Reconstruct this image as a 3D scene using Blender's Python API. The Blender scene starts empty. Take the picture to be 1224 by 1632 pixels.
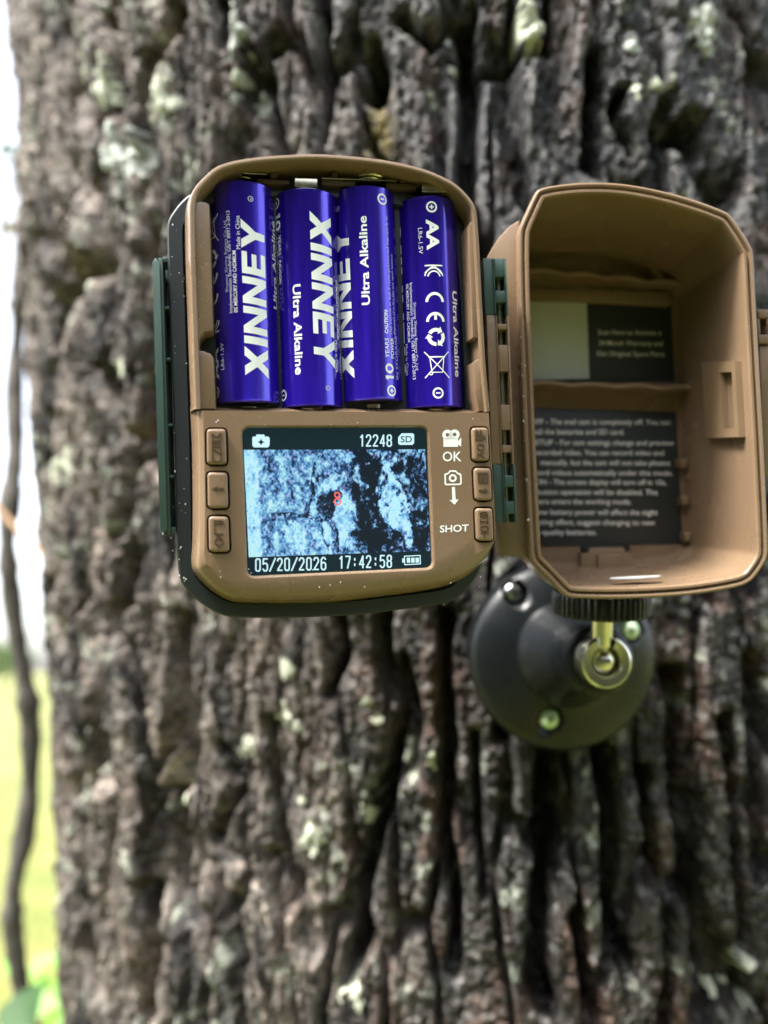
import bpy, bmesh, math, random
import numpy as np
from mathutils import Matrix, Vector
from math import radians, sin, cos, pi

# ------------------------------------------------------------------ camera, sky, sun, exposure
SC = bpy.context.scene
COL = SC.collection
F = 1200.0                                   # focal length in photo pixels (photo is 1224 x 1632)
MM = 0.001
# rig: where the photographer stands (camera 1.4 m up, tipped up a little and slightly rolled)
RIG = Matrix.Translation((0, 0, 1.40)) @ Matrix.Rotation(radians(13.0), 4, 'X') @ Matrix.Rotation(radians(-3.0), 4, 'Y')

cam_d = bpy.data.cameras.new('camera')
cam = bpy.data.objects.new('camera', cam_d)
COL.objects.link(cam)
cam.matrix_world = RIG @ Matrix.Rotation(radians(90), 4, 'X')
cam_d.sensor_fit = 'HORIZONTAL'
cam_d.sensor_width = 36.0
cam_d.lens = 36.0 * F / 1224.0
cam_d.clip_start = 0.01
cam_d.clip_end = 2000
cam_d.dof.use_dof = True
cam_d.dof.focus_distance = 0.166
cam_d.dof.aperture_fstop = cam_d.lens / 4.1
SC.camera = cam

SUN_EL, SUN_AZ = radians(52), radians(-126)  # azimuth measured from +Y clockwise: behind the photographer, to the left
world = bpy.data.worlds.new('World')
SC.world = world
world.use_nodes = True
wn = world.node_tree
wn.nodes.clear()
sky = wn.nodes.new('ShaderNodeTexSky')
sky.sky_type = 'NISHITA'
sky.sun_disc = False
sky.sun_elevation = SUN_EL
sky.sun_rotation = SUN_AZ
sky.air_density = 1.0
sky.dust_density = 3.0
sky.ozone_density = 1.0
hs = wn.nodes.new('ShaderNodeHueSaturation')
hs.inputs['Saturation'].default_value = 0.42
bg = wn.nodes.new('ShaderNodeBackground')
bg.inputs['Strength'].default_value = 0.13
wo = wn.nodes.new('ShaderNodeOutputWorld')
wn.links.new(sky.outputs[0], hs.inputs['Color'])
wn.links.new(hs.outputs[0], bg.inputs[0])
wn.links.new(bg.outputs[0], wo.inputs[0])

sun_d = bpy.data.lights.new('sun', 'SUN')
sun_d.energy = 1.9
sun_d.angle = radians(12)
sun_d.color = (1.0, 0.96, 0.90)
sun = bpy.data.objects.new('sun', sun_d)
COL.objects.link(sun)
sdir = Vector((sin(SUN_AZ) * cos(SUN_EL), cos(SUN_AZ) * cos(SUN_EL), sin(SUN_EL)))
sun.rotation_euler = sdir.to_track_quat('Z', 'Y').to_euler()

SC.view_settings.view_transform = 'Standard'
SC.view_settings.look = 'None'
SC.view_settings.exposure = 2.65
SC.view_settings.gamma = 1.0
SC.view_settings.use_curve_mapping = False
SC.cycles.max_bounces = 6

# ------------------------------------------------------------------ helpers
rng = random.Random(7)
W = {}                                        # world matrix of every object

def frame(px, py, depth, yaw=0, pitch=0, roll=0):
    """rig-space frame whose origin is seen at pixel (px,py) at a depth (m); x right, y away, z up"""
    o = Vector(((px - 612) / F * depth, depth, -(py - 816) / F * depth))
    return (Matrix.Translation(o) @ Matrix.Rotation(radians(yaw), 4, 'Z')
            @ Matrix.Rotation(radians(pitch), 4, 'X') @ Matrix.Rotation(radians(roll), 4, 'Y'))

def un(fr, px, py, y=0.0):
    """point of the plane y (m) of a frame behind a photo pixel, as (x, z) in that frame"""
    inv = fr.inverted()
    o = inv @ Vector((0, 0, 0))
    d = inv.to_3x3() @ Vector(((px - 612) / F, 1, -(py - 816) / F))
    t = (y - o.y) / d.y
    return ((o + d * t).x, (o + d * t).z)

def ray(px, py, depth):
    return Vector(((px - 612) / F * depth, depth, -(py - 816) / F * depth))

def empty(name, M):
    o = bpy.data.objects.new(name, None)
    o.empty_display_size = 0.02
    COL.objects.link(o)
    W[o] = RIG @ M
    o.matrix_world = W[o]
    return o

def place(o, M, parent=None, world=False):
    w = M if world else RIG @ M
    W[o] = w
    if parent is not None:
        o.parent = parent
        o.matrix_basis = W[parent].inverted() @ w
    else:
        o.matrix_basis = w
    return o

def tag(o, label=None, cat=None, group=None, kind=None):
    if label: o['label'] = label
    if cat: o['category'] = cat
    if group: o['group'] = group
    if kind: o['kind'] = kind
    return o

def finish(bm, name, mat, M, parent=None, ang=32, world=False):
    bmesh.ops.remove_doubles(bm, verts=bm.verts, dist=1e-6)
    bmesh.ops.recalc_face_normals(bm, faces=bm.faces)
    a = radians(ang)
    for f in bm.faces: f.smooth = True
    for e in bm.edges:
        if len(e.link_faces) == 2:
            e.smooth = e.calc_face_angle(0) < a
    me = bpy.data.meshes.new(name)
    bm.to_mesh(me); bm.free()
    if mat: me.materials.append(mat)
    o = bpy.data.objects.new(name, me)
    COL.objects.link(o)
    return place(o, M, parent, world)

def chaikin(p, n=2, closed=True):
    p = [Vector(q) for q in p]
    for _ in range(n):
        r = []
        m = len(p)
        if not closed: r.append(p[0])
        for i in range(m if closed else m - 1):
            a, b = p[i], p[(i + 1) % m]
            r += [a * .75 + b * .25, a * .25 + b * .75]
        if not closed: r.append(p[-1])
        p = r
    return p

def area(p):
    return sum(p[i][0] * p[(i + 1) % len(p)][1] - p[(i + 1) % len(p)][0] * p[i][1] for i in range(len(p))) / 2

def inset(p, d):
    """move a closed outline inwards by d"""
    p = [Vector((q[0], q[1])) for q in p]
    s = 1 if area(p) > 0 else -1
    out = []
    n = len(p)
    for i in range(n):
        a = (p[i] - p[i - 1]); b = (p[(i + 1) % n] - p[i])
        if a.length < 1e-9: a = b
        if b.length < 1e-9: b = a
        a.normalize(); b.normalize()
        na = Vector((-a.y, a.x)) * s; nb = Vector((-b.y, b.x)) * s
        m = na + nb
        if m.length < 1e-6: m = na
        m.normalize()
        k = d / max(0.5, m.dot(na))
        out.append(p[i] + m * k)
    return out

def loft(bm, loops, cap0=False, cap1=False, closed=True):
    """loops: list of (outline of (x,z), y)"""
    R = []
    for pts, y in loops:
        R.append([bm.verts.new((q[0], y, q[1])) for q in pts])
    for A, B in zip(R, R[1:]):
        n = len(A)
        for i in range(n if closed else n - 1):
            j = (i + 1) % n
            bm.faces.new((A[i], A[j], B[j], B[i]))
    if cap0: fill(bm, [R[0]])
    if cap1: fill(bm, [R[-1]])
    return R

def fill(bm, loops):
    es = []
    for L in loops:
        for i in range(len(L)):
            e = bm.edges.get((L[i], L[(i + 1) % len(L)])) or bm.edges.new((L[i], L[(i + 1) % len(L)]))
            es.append(e)
    bmesh.ops.triangle_fill(bm, use_beauty=True, use_dissolve=False, edges=es)

def rbox(bm, x0, x1, y0, y1, z0, z1, r=0.0003, seg=2):
    g = bmesh.ops.create_cube(bm, size=1)
    c = Vector(((x0 + x1) / 2, (y0 + y1) / 2, (z0 + z1) / 2))
    for v in g['verts']:
        v.co = Vector((v.co.x * (x1 - x0), v.co.y * (y1 - y0), v.co.z * (z1 - z0))) + c
    if r > 0:
        es = list({e for v in g['verts'] for e in v.link_edges})
        bmesh.ops.bevel(bm, geom=es, offset=r, segments=seg, affect='EDGES', profile=.5)

def quadbox(bm, fr, p, y0, y1, r=0.00025):
    """prism over a pixel quad or polygon (seen at plane y0) from y0 to y1, small front bevel"""
    q = [un(fr, a, b, y0) for a, b in p]
    r = min(r, abs(y1 - y0) * .4)
    loft(bm, [(inset(q, r), y0), (inset(q, r * .3), y0 + r * .3), (q, y0 + r), (q, y1)], True, True)

def lathe(bm, prof, n=48, M=None):
    """profile (r, y) turned round the y axis"""
    R = []
    for r, y in prof:
        R.append([bm.verts.new((r * cos(2 * pi * i / n), y, r * sin(2 * pi * i / n))) for i in range(n)])
    for A, B in zip(R, R[1:]):
        for i in range(n):
            j = (i + 1) % n
            bm.faces.new((A[i], A[j], B[j], B[i]))
    fill_fan(bm, R[0]); fill_fan(bm, R[-1])
    if M is not None:
        bmesh.ops.transform(bm, matrix=M, verts=[v for L in R for v in L])

def fill_fan(bm, L):
    try: bm.faces.new(L)
    except ValueError: pass

def tube(bm, pts, rad, n=10, caps=True):
    """swept tube along points (Vectors) with a radius or a list of radii"""
    pts = [Vector(p) for p in pts]
    rings = []
    up = Vector((0.31, 0.17, 0.93)).normalized()
    for i, p in enumerate(pts):
        t = (pts[min(i + 1, len(pts) - 1)] - pts[max(i - 1, 0)]).normalized()
        a = t.cross(up)
        if a.length < .05: a = t.cross(Vector((1, 0, 0)))
        a.normalize(); b = t.cross(a)
        r = rad[i] if isinstance(rad, (list, tuple)) else rad
        rings.append([bm.verts.new(p + a * r * cos(2 * pi * k / n) + b * r * sin(2 * pi * k / n)) for k in range(n)])
    for A, B in zip(rings, rings[1:]):
        for k in range(n):
            bm.faces.new((A[k], A[(k + 1) % n], B[(k + 1) % n], B[k]))
    if caps:
        fill_fan(bm, rings[0]); fill_fan(bm, rings[-1])

_tc = {}
def text_polys(s, bold=0.0, shear=0.0):
    """built-in font outline filled, as (verts 2d normalised so that capital height is 1, faces)"""
    key = (s, bold, shear)
    if key in _tc: return _tc[key]
    cu = bpy.data.curves.new('t', 'FONT')
    cu.body = s; cu.size = 1.0; cu.offset = bold; cu.shear = shear; cu.resolution_u = 3
    cu.fill_mode = 'FRONT' if hasattr(cu, 'fill_mode') else cu.fill_mode
    o = bpy.data.objects.new('t', cu)
    COL.objects.link(o)
    dg = bpy.context.evaluated_depsgraph_get()
    me = bpy.data.meshes.new_from_object(o.evaluated_get(dg))
    vs = [(v.co.x, v.co.y) for v in me.vertices]
    fs = [tuple(p.vertices) for p in me.polygons]
    bpy.data.meshes.remove(me)
    bpy.data.objects.remove(o); bpy.data.curves.remove(cu)
    k = 1 / 0.73
    vs = [(a * k, b * k) for a, b in vs]
    _tc[key] = (vs, fs)
    return _tc[key]

def text_fit(s, x0, y0, w, h, bold=0.0, shear=0.0):
    """text with its baseline start at (x0,y0), capital height h and total width w (None: natural)"""
    vs, fs = text_polys(s, bold, shear)
    xs = [v[0] for v in vs] or [0, 1]
    mn, mx = min(xs), max(xs)
    kx = h if w is None else w / (mx - mn)
    return [(x0 + (a - mn) * kx, y0 + b * h) for a, b in vs], fs

def add_flat(bm, vs, fs, fn, layer=None):
    """2d polygons mapped to 3d by fn"""
    L = [bm.verts.new(fn(a, b)) for a, b in vs]
    for f in fs:
        try: bm.faces.new([L[i] for i in f])
        except ValueError: pass

def ring2d(cx, cy, r0, r1, n=24, a0=0, a1=2 * pi):
    vs, fs = [], []
    for i in range(n + 1):
        a = a0 + (a1 - a0) * i / n
        vs += [(cx + r0 * cos(a), cy + r0 * sin(a)), (cx + r1 * cos(a), cy + r1 * sin(a))]
        if i: fs.append((2 * i - 2, 2 * i - 1, 2 * i + 1, 2 * i))
    return vs, fs

def disc2d(cx, cy, r, n=20):
    return [(cx + r * cos(2 * pi * i / n), cy + r * sin(2 * pi * i / n)) for i in range(n)], [tuple(range(n))]

def rect2d(x0, y0, x1, y1):
    return [(x0, y0), (x1, y0), (x1, y1), (x0, y1)], [(0, 1, 2, 3)]

def poly2d(p):
    return list(p), [tuple(range(len(p)))]

def line2d(x0, y0, x1, y1, w):
    d = Vector((x1 - x0, y1 - y0)).normalized(); n = Vector((-d.y, d.x)) * w / 2
    return [(x0 + n.x, y0 + n.y), (x1 + n.x, y1 + n.y), (x1 - n.x, y1 - n.y), (x0 - n.x, y0 - n.y)], [(0, 1, 2, 3)]

def rrect(x0, x1, z0, z1, r, n=5):
    p = []
    for cx, cz, a in ((x1 - r, z1 - r, 0), (x0 + r, z1 - r, pi / 2), (x0 + r, z0 + r, pi), (x1 - r, z0 + r, 1.5 * pi)):
        for i in range(n + 1):
            t = a + pi / 2 * i / n
            p.append((cx + r * cos(t), cz + r * sin(t)))
    return p

# ------------------------------------------------------------------ materials
def mat(name, col, rough=.5, metal=0.0, spec=.5, var=0.0, vscale=120, bump=0.0, bscale=900, col2=None, emit=None, estr=0, coat=0, rvar=0.0, stretch=(1, 1, 1), sss=0):
    m = bpy.data.materials.new(name)
    m.use_nodes = True
    nt = m.node_tree; b = nt.nodes['Principled BSDF']
    b.inputs['Base Color'].default_value = (*col, 1)
    b.inputs['Roughness'].default_value = rough
    b.inputs['Metallic'].default_value = metal
    b.inputs['Specular IOR Level'].default_value = spec
    if coat:
        b.inputs['Coat Weight'].default_value = coat
        b.inputs['Coat Roughness'].default_value = .12
    tc = nt.nodes.new('ShaderNodeTexCoord')
    mp = nt.nodes.new('ShaderNodeMapping'); mp.inputs['Scale'].default_value = stretch
    nt.links.new(tc.outputs['Object'], mp.inputs[0])
    if var or col2 or rvar:
        n = nt.nodes.new('ShaderNodeTexNoise'); n.inputs['Scale'].default_value = vscale; n.inputs['Detail'].default_value = 5
        nt.links.new(mp.outputs[0], n.inputs[0])
        r = nt.nodes.new('ShaderNodeValToRGB')
        c2 = col2 or tuple(min(1, c * (1 + var)) for c in col)
        c1 = col if col2 else tuple(c * (1 - var) for c in col)
        r.color_ramp.elements[0].position = .35; r.color_ramp.elements[1].position = .68
        r.color_ramp.elements[0].color = (*c1, 1); r.color_ramp.elements[1].color = (*c2, 1)
        nt.links.new(n.outputs[0], r.inputs[0])
        nt.links.new(r.outputs[0], b.inputs['Base Color'])
        if rvar:
            mr = nt.nodes.new('ShaderNodeMapRange')
            mr.inputs['From Min'].default_value = .3; mr.inputs['From Max'].default_value = .7
            mr.inputs['To Min'].default_value = max(.03, rough - rvar); mr.inputs['To Max'].default_value = min(1, rough + rvar)
            nt.links.new(n.outputs[0], mr.inputs[0]); nt.links.new(mr.outputs[0], b.inputs['Roughness'])
    if bump:
        n2 = nt.nodes.new('ShaderNodeTexNoise'); n2.inputs['Scale'].default_value = bscale; n2.inputs['Detail'].default_value = 3
        nt.links.new(mp.outputs[0], n2.inputs[0])
        bp = nt.nodes.new('ShaderNodeBump'); bp.inputs['Strength'].default_value = bump; bp.inputs['Distance'].default_value = .0002
        nt.links.new(n2.outputs[0], bp.inputs['Height']); nt.links.new(bp.outputs[0], b.inputs['Normal'])
    if emit:
        b.inputs['Emission Color'].default_value = (*emit, 1); b.inputs['Emission Strength'].default_value = estr
    if sss:
        b.inputs['Subsurface Weight'].default_value = sss
        b.inputs['Subsurface Radius'].default_value = (.002, .001, .0005)
    return m

BROWN = mat('coyote_plastic', (.198, .134, .082), rough=.27, var=.05, vscale=60, bump=.10, bscale=2600, rvar=.05)
BROWN_SHADED = mat('shaded_brown_plastic', (.055, .032, .015), rough=.5, var=.05, vscale=60)  # case brown darkened: shading of the button symbols painted into the colour
BROWN_IN = mat('coyote_plastic_inside', (.195, .132, .075), rough=.42, var=.07, vscale=45, bump=.08, bscale=1800, rvar=.06)
DARK = mat('dark_case_plastic', (.013, .018, .021), rough=.42, var=.12, vscale=90, bump=.2, bscale=3500)
GREEN = mat('green_plastic', (.042, .082, .070), rough=.38, var=.1, vscale=90, bump=.1, bscale=2500)
BLUE = mat('battery_wrap', (.030, .010, .42), rough=.17, metal=.55, var=.22, vscale=500, bump=.5, bscale=700, coat=.8, rvar=.08, stretch=(1, 1, .06))
WHITEP = mat('white_print', (.80, .84, .80), rough=.35, var=.04)
PALEP = mat('grey_print', (.50, .53, .66), rough=.4, var=.04)
STEEL = mat('contact_steel', (.55, .52, .40), rough=.25, metal=1.0, var=.1, vscale=300)
DARKM = mat('battery_end_metal', (.30, .29, .27), rough=.3, metal=1.0, var=.1)
BAY_SHADE = mat('bay_shade_plastic', (.05, .033, .02), rough=.5, var=.1)  # shadow inside the battery bay put into the colour of floor and carrier
BLACK = mat('black_plastic', (.006, .008, .009), rough=.4, var=.1)
LCDB = mat('lcd_black', (.003, .006, .008), rough=.12, spec=.3, emit=(.05, .12, .15), estr=.03, var=.05)
LCDW = mat('lcd_white', (.05, .05, .05), rough=.3, emit=(.62, .93, 1.0), estr=.16, var=.02)
LCDR = mat('lcd_red', (.1, .02, .02), rough=.3, emit=(1, .15, .12), estr=.16, var=.02)
LABEL = mat('label_film', (.020, .026, .026), rough=.45, var=.08, vscale=60)
LABELT = mat('label_print', (.78, .78, .74), rough=.5, var=.04)
LABELW = mat('label_white', (.50, .55, .47), rough=.5, var=.05, vscale=90)
MOUNT = mat('mount_plastic', (.0055, .0070, .0080), rough=.30, spec=.35, var=.2, vscale=70, bump=.15, bscale=700, rvar=.06)
BRASS = mat('yellow_zinc', (.64, .63, .50), rough=.24, metal=1.0, var=.10, vscale=150)
SCREW = mat('green_zinc', (.50, .66, .42), rough=.38, metal=.35, var=.15, vscale=400)
STEELG = mat('grey_screw', (.45, .47, .45), rough=.25, metal=1.0, var=.1)
WATER = mat('water_bead', (.45, .47, .5), rough=.05, spec=.9, var=.03)
PIN = mat('hinge_pin_steel', (.42, .44, .34), rough=.3, metal=1.0, var=.1)
PAPER = mat('paper_scrap', (.48, .49, .48), rough=.6, var=.05)
# ------------------------------------------------------------------ frames of the things
FB = frame(540, 600, .160, yaw=11, roll=-2.0)          # open front half of the trail camera: face plane (left edge nearer)
FS = frame(1025, 620, .178, yaw=0, roll=-1.6)          # back shell: rim plane
TR_R = .277                                            # trunk radius
_ax = Vector((-.055, 0, 1)).normalized()
_ay = Vector((0, 1, 0))
_axx = _ay.cross(_ax).normalized()
FT = Matrix(((_axx.x, _ay.x, _ax.x, .060), (_axx.y, _ay.y, _ax.y, .262 + TR_R), (_axx.z, _ay.z, _ax.z, 0), (0, 0, 0, 1)))
if FT.to_3x3().determinant() < 0:
    FT = FT @ Matrix.Scale(-1, 4, (1, 0, 0))

def trunk_hit(px, py):
    """photo pixel -> (arc length s, height z) in metres on the trunk"""
    inv = FT.inverted()
    o = inv @ Vector((0, 0, 0)); d = inv.to_3x3() @ Vector(((px - 612) / F, 1, -(py - 816) / F))
    a = d.x ** 2 + d.y ** 2; b = 2 * (o.x * d.x + o.y * d.y); c = o.x ** 2 + o.y ** 2 - TR_R ** 2
    q = b * b - 4 * a * c
    t = (-b - math.sqrt(max(q, 0))) / (2 * a)
    h = o + d * t
    return math.atan2(h.x, -h.y) * TR_R, h.z

# ------------------------------------------------------------------ noise
def _hash(ix, iy, seed):
    h = (ix.astype(np.int64) * 374761393 + iy.astype(np.int64) * 668265263 + seed * 974634777) & 0xffffffff
    h = ((h ^ (h >> 13)) * 1274126177) & 0xffffffff
    return ((h ^ (h >> 16)) & 0xffffff) / float(0xffffff)

def vnoise(x, y, seed=0):
    ix = np.floor(x); iy = np.floor(y)
    fx = x - ix; fy = y - iy
    fx = fx * fx * fx * (fx * (fx * 6 - 15) + 10); fy = fy * fy * fy * (fy * (fy * 6 - 15) + 10)
    a = _hash(ix, iy, seed); b = _hash(ix + 1, iy, seed); c = _hash(ix, iy + 1, seed); d = _hash(ix + 1, iy + 1, seed)
    return (a + (b - a) * fx) * (1 - fy) + (c + (d - c) * fx) * fy

def fbm(x, y, seed=0, oct=4, gain=.5):
    s = 0; a = 1; t = 0
    for o in range(oct):
        s = s + a * vnoise(x * 2 ** o, y * 2 ** o, seed + 17 * o); t += a; a *= gain
    return s / t

def worley(x, y, seed=0):
    ix = np.floor(x); iy = np.floor(y)
    f1 = np.full(x.shape, 9.0); f2 = np.full(x.shape, 9.0); idn = np.zeros(x.shape)
    for dx in (-1, 0, 1):
        for dy in (-1, 0, 1):
            cx = ix + dx; cy = iy + dy
            qx = cx + _hash(cx, cy, seed) - x; qy = cy + _hash(cx, cy, seed + 5) - y
            d = np.sqrt(qx * qx + qy * qy)
            hid = _hash(cx, cy, seed + 9)
            new = d < f1
            f2 = np.where(new, f1, np.minimum(f2, d))
            idn = np.where(new, hid, idn)
            f1 = np.where(new, d, f1)
    return f1, f2, idn

def sstep(a, b, x):
    t = np.clip((x - a) / (b - a), 0, 1)
    return t * t * (3 - 2 * t)

def seg_dist(S, Z, pts):
    """distance to a polyline and (interpolated) width"""
    best = np.full(S.shape, 1e3); wid = np.zeros(S.shape)
    for (a0, b0, w0), (a1, b1, w1) in zip(pts, pts[1:]):
        dx, dz = a1 - a0, b1 - b0
        t = np.clip(((S - a0) * dx + (Z - b0) * dz) / (dx * dx + dz * dz + 1e-12), 0, 1)
        d = np.hypot(S - a0 - t * dx, Z - b0 - t * dz)
        m = d < best
        best = np.where(m, d, best); wid = np.where(m, w0 + (w1 - w0) * t, wid)
    return best, wid

# fissures traced on the photograph: (pixel polyline, half width in px, depth mm)
FISS = [
    ([(868, 1150), (872, 1250), (876, 1400), (866, 1480), (858, 1560), (880, 1632)], 19, 20),
    ([(962, 1170), (975, 1260), (978, 1400), (985, 1480), (1010, 1560)], 15, 18),
    ([(925, 1470), (935, 1540), (950, 1640)], 10, 13),
    ([(1088, 1080), (1095, 1200), (1105, 1320), (1112, 1400), (1125, 1520), (1128, 1632)], 15, 18),
    ([(1205, 1060), (1212, 1180), (1216, 1300), (1222, 1400)], 13, 16),
    ([(712, 990), (708, 1080), (716, 1200), (708, 1330), (726, 1440), (722, 1560)], 13, 17),
    ([(612, 960), (605, 1060), (640, 1140), (618, 1250), (592, 1340), (570, 1420), (566, 1520), (548, 1570)], 14, 15),
    ([(640, 1060), (660, 1160), (650, 1240)], 12, 13),
    ([(535, 980), (545, 1040), (520, 1110)], 10, 10),
    ([(590, 72), (600, 100), (598, 130)], 21, 17),
    ([(515, 0), (517, 110), (514, 215)], 8, 14),
    ([(420, 110), (428, 170), (446, 240)], 13, 12),
    ([(745, 20), (752, 120), (748, 220), (738, 330), (772, 400)], 16, 17),
    ([(350, -10), (356, 60)], 9, 12),
    ([(775, 95), (815, 88), (866, 84)], 8, 12),
    ([(815, 10), (820, 85)], 6, 10),
    ([(868, 0), (872, 80)], 6, 9),
    ([(950, 78), (948, 110), (942, 200), (946, 270)], 12, 14),
    ([(1100, 195), (1108, 230)], 16, 15),
    ([(1060, 190), (1060, 330)], 9, 10),
    ([(1180, 20), (1205, 90), (1215, 200)], 10, 12),
    ([(272, 1290), (277, 1340), (270, 1400), (292, 1450)], 22, 24),
    ([(292, 990), (290, 1090), (300, 1170), (282, 1260)], 14, 17),
    ([(355, 1190), (380, 1260), (345, 1340), (400, 1400)], 8, 8),
    ([(232, 90), (222, 190), (240, 260), (250, 330), (238, 400)], 12, 15),
    ([(150, 210), (160, 330), (150, 420), (100, 430), (85, 560)], 9, 12),
    ([(88, 480), (90, 560), (75, 680), (78, 800), (85, 900), (100, 1080), (112, 1250)], 8, 12),
    ([(210, 880), (200, 940), (184, 1000)], 14, 14),
    ([(205, 700), (200, 800), (178, 860)], 9, 11),
    ([(170, 1180), (168, 1240)], 9, 9),
    ([(240, 620), (262, 660), (230, 700)], 10, 10),
    ([(140, 960), (150, 1080), (150, 1180), (135, 1300), (140, 1420), (150, 1560)], 9, 13),
    ([(300, 1500), (330, 1560), (325, 1632)], 7, 9),
    ([(228, 1420), (240, 1520), (238, 1632)], 8, 10),
    ([(425, 1150), (440, 1300), (470, 1440)], 7, 8),
    ([(820, 980), (800, 1080), (805, 1180)], 14, 14),
    ([(760, 1180), (765, 1330), (775, 1440)], 8, 8),
    ([(1040, 1230), (1045, 1330), (1065, 1430)], 6, 7),
    ([(1160, 1150), (1175, 1290), (1180, 1400), (1190, 1520)], 9, 11),
    ([(1030, 1000), (1042, 1090)], 12, 14),
    ([(100, 40), (112, 130), (130, 200)], 8, 10),
    ([(285, 20), (260, 90)], 9, 10),
    ([(640, 20), (690, 60), (720, 20)], 10, 9),
    ([(1000, 140), (980, 180), (1010, 240)], 8, 8),
]
# lichen patches: (pixel centre, half width, half height)
LICH = [((192, 240), 36, 46), ((262, 160), 26, 48), ((168, 130), 15, 42), ((376, 50), 22, 46), ((372, 122), 12, 16), ((120, 110), 11, 30),
        ((388, 150), 18, 22), ((160, 320), 18, 26), ((130, 440), 10, 26), ((455, 1070), 14, 26), ((448, 1140), 12, 40), ((472, 1160), 12, 16),
        ((498, 1345), 22, 36), ((580, 1300), 11, 20), ((646, 1225), 13, 24), ((684, 1215), 9, 16), ((586, 1120), 11, 10), ((556, 1590), 22, 34),
        ((280, 1268), 20, 22), ((392, 1195), 14, 20), ((478, 1280), 10, 12), ((1008, 74), 12, 13), ((1050, 138), 18, 16), ((1010, 152), 9, 16),
        ((1148, 1272), 7, 8), ((1105, 1545), 9, 15), ((1192, 1540), 13, 16), ((1185, 1590), 12, 10), ((1160, 1600), 12, 14), ((1215, 1615), 12, 14),
        ((712, 45), 9, 22), ((716, 90), 11, 10), ((685, 145), 9, 14), ((740, 205), 8, 10), ((190, 590), 10, 24), ((108, 740), 9, 26),
        ((92, 1410), 9, 12), ((110, 1165), 10, 9), ((600, 1150), 8, 9), ((1120, 50), 26, 40), ((840, 45), 20, 42), ((1190, 120), 10, 14)]

def u_axis(dense0, dense1, nd, lo, hi, nl, nh):
    """dense samples in the middle, growing steps outside"""
    a = np.linspace(dense0, dense1, nd)
    l = dense0 - (dense0 - lo) * (np.linspace(0, 1, nl + 1)[1:] ** 1.6)
    h = dense1 + (hi - dense1) * (np.linspace(0, 1, nh + 1)[1:] ** 1.6)
    return np.concatenate([l[::-1], a, h])

def turb(x, y, seed, oct=4, gain=.6):
    s = 0; a = 1; t = 0
    for o in range(oct):
        s = s + a * np.abs(2 * vnoise(x * 2 ** o, y * 2 ** o, seed + 13 * o) - 1); t += a; a *= gain
    return s / t

def bark_fields(S, Z):
    s = S * 1000; z = Z * 1000
    left = sstep(-45, -120, s)                                   # long splintery side
    wx = (fbm(s / 42, z / 95, 3, 2) - .5) * 22 + (fbm(s / 12, z / 30, 4, 3, .6) - .5) * 5.5
    jag = (fbm(s / 3.0, z / 5.0, 5, 3, .6) - .5) * 2.6
    wz = (fbm(s / 10, z / 40, 6, 3) - .5) * 34
    # long narrow plates with steep sides and flat tops
    low = sstep(60, -60, z) * (1 - left)                          # straightest, deepest ridges: low on the right
    wr = wx * (1 - .45 * low)
    f1, f2, pid = worley((s + wr + jag * .45) / 23.0, (z + wz) / 150, 11)
    plate = sstep(.03, .125, f2 - f1)
    # short cross cracks break the plates up
    g1, g2, gid = worley((s + wx * .8 + jag) / 11.5, (z + wz * .9 + jag * 2) / 44, 23)
    flake = sstep(.012, .075, g2 - g1)
    h = plate * (11.0 - 1.0 * left) + (pid - .5) * 5.0 * plate + (flake * 1.8 + (gid - .5) * 3.0) * (1 - .3 * left) * (1 - .55 * low)
    # layers of flaked bark: sharp little steps
    lay = fbm((s + jag) / 9.5 + wx * .03, z / 40, 31, 4, .55) * 9
    h += (np.floor(lay) + sstep(.80, 1.0, lay - np.floor(lay))) * 1.05 * (1 - .5 * low)
    lay2 = fbm((s + jag) / 5.0, z / 13, 37, 3, .55) * 6
    h += (np.floor(lay2) + sstep(.8, 1.0, lay2 - np.floor(lay2))) * .62 * (1 - .3 * low)
    # splinters on the left
    m1, m2, nid_l = worley((s + wx * .5 + jag * .6) / 3.4, (z + wz * .6) / 58, 59)
    h += left * (sstep(.02, .30, m2 - m1) * 2.4 + (nid_l - .5) * 4.0)
    # grit
    n1, n2, nid_r = worley((s + jag) / 2.7, (z + wx * .3) / 3.2, 57)
    h += (1 - left) * (np.sqrt(np.clip(1 - n1 * n1 * 1.9, 0, 1)) * 1.3 * (.3 + nid_r))
    h += (turb(s / 5.5, z / 8, 43, 5, .72) - .4) * -(2.2 - .7 * left)
    h += (fbm(s / 1.5, z / (2.0 + 9 * left), 47, 2, .7) - .5) * 1.7
    for pts, hw, dep in FISS:
        P = []
        for (x, y) in pts:
            a, b = trunk_hit(x, y)
            a2, _ = trunk_hit(x + 6, y)
            P.append((a, b, max(.0012, abs(a2 - a) / 6 * hw)))
        s0 = min(p[0] for p in P) - .03; s1 = max(p[0] for p in P) + .03
        z0 = min(p[1] for p in P) - .03; z1 = max(p[1] for p in P) + .03
        m = (S > s0) & (S < s1) & (Z > z0) & (Z < z1)
        if not m.any(): continue
        d, w = seg_dist(S[m] + (wx[m] * .10) * MM, Z[m], P)
        w = w * (.65 + .7 * fbm(s[m] / 12, z[m] / 12, 53, 2))
        d = np.abs(d + jag[m] * .35 * MM)
        h[m] = h[m] * (1 - .6 * np.exp(-(d / w) ** 2)) - 1.0 * dep * np.exp(-(d / w) ** 4)
    return s, z, h, plate, flake, pid, gid, left, wx, nid_r * (1 - left) + nid_l * left

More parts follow.
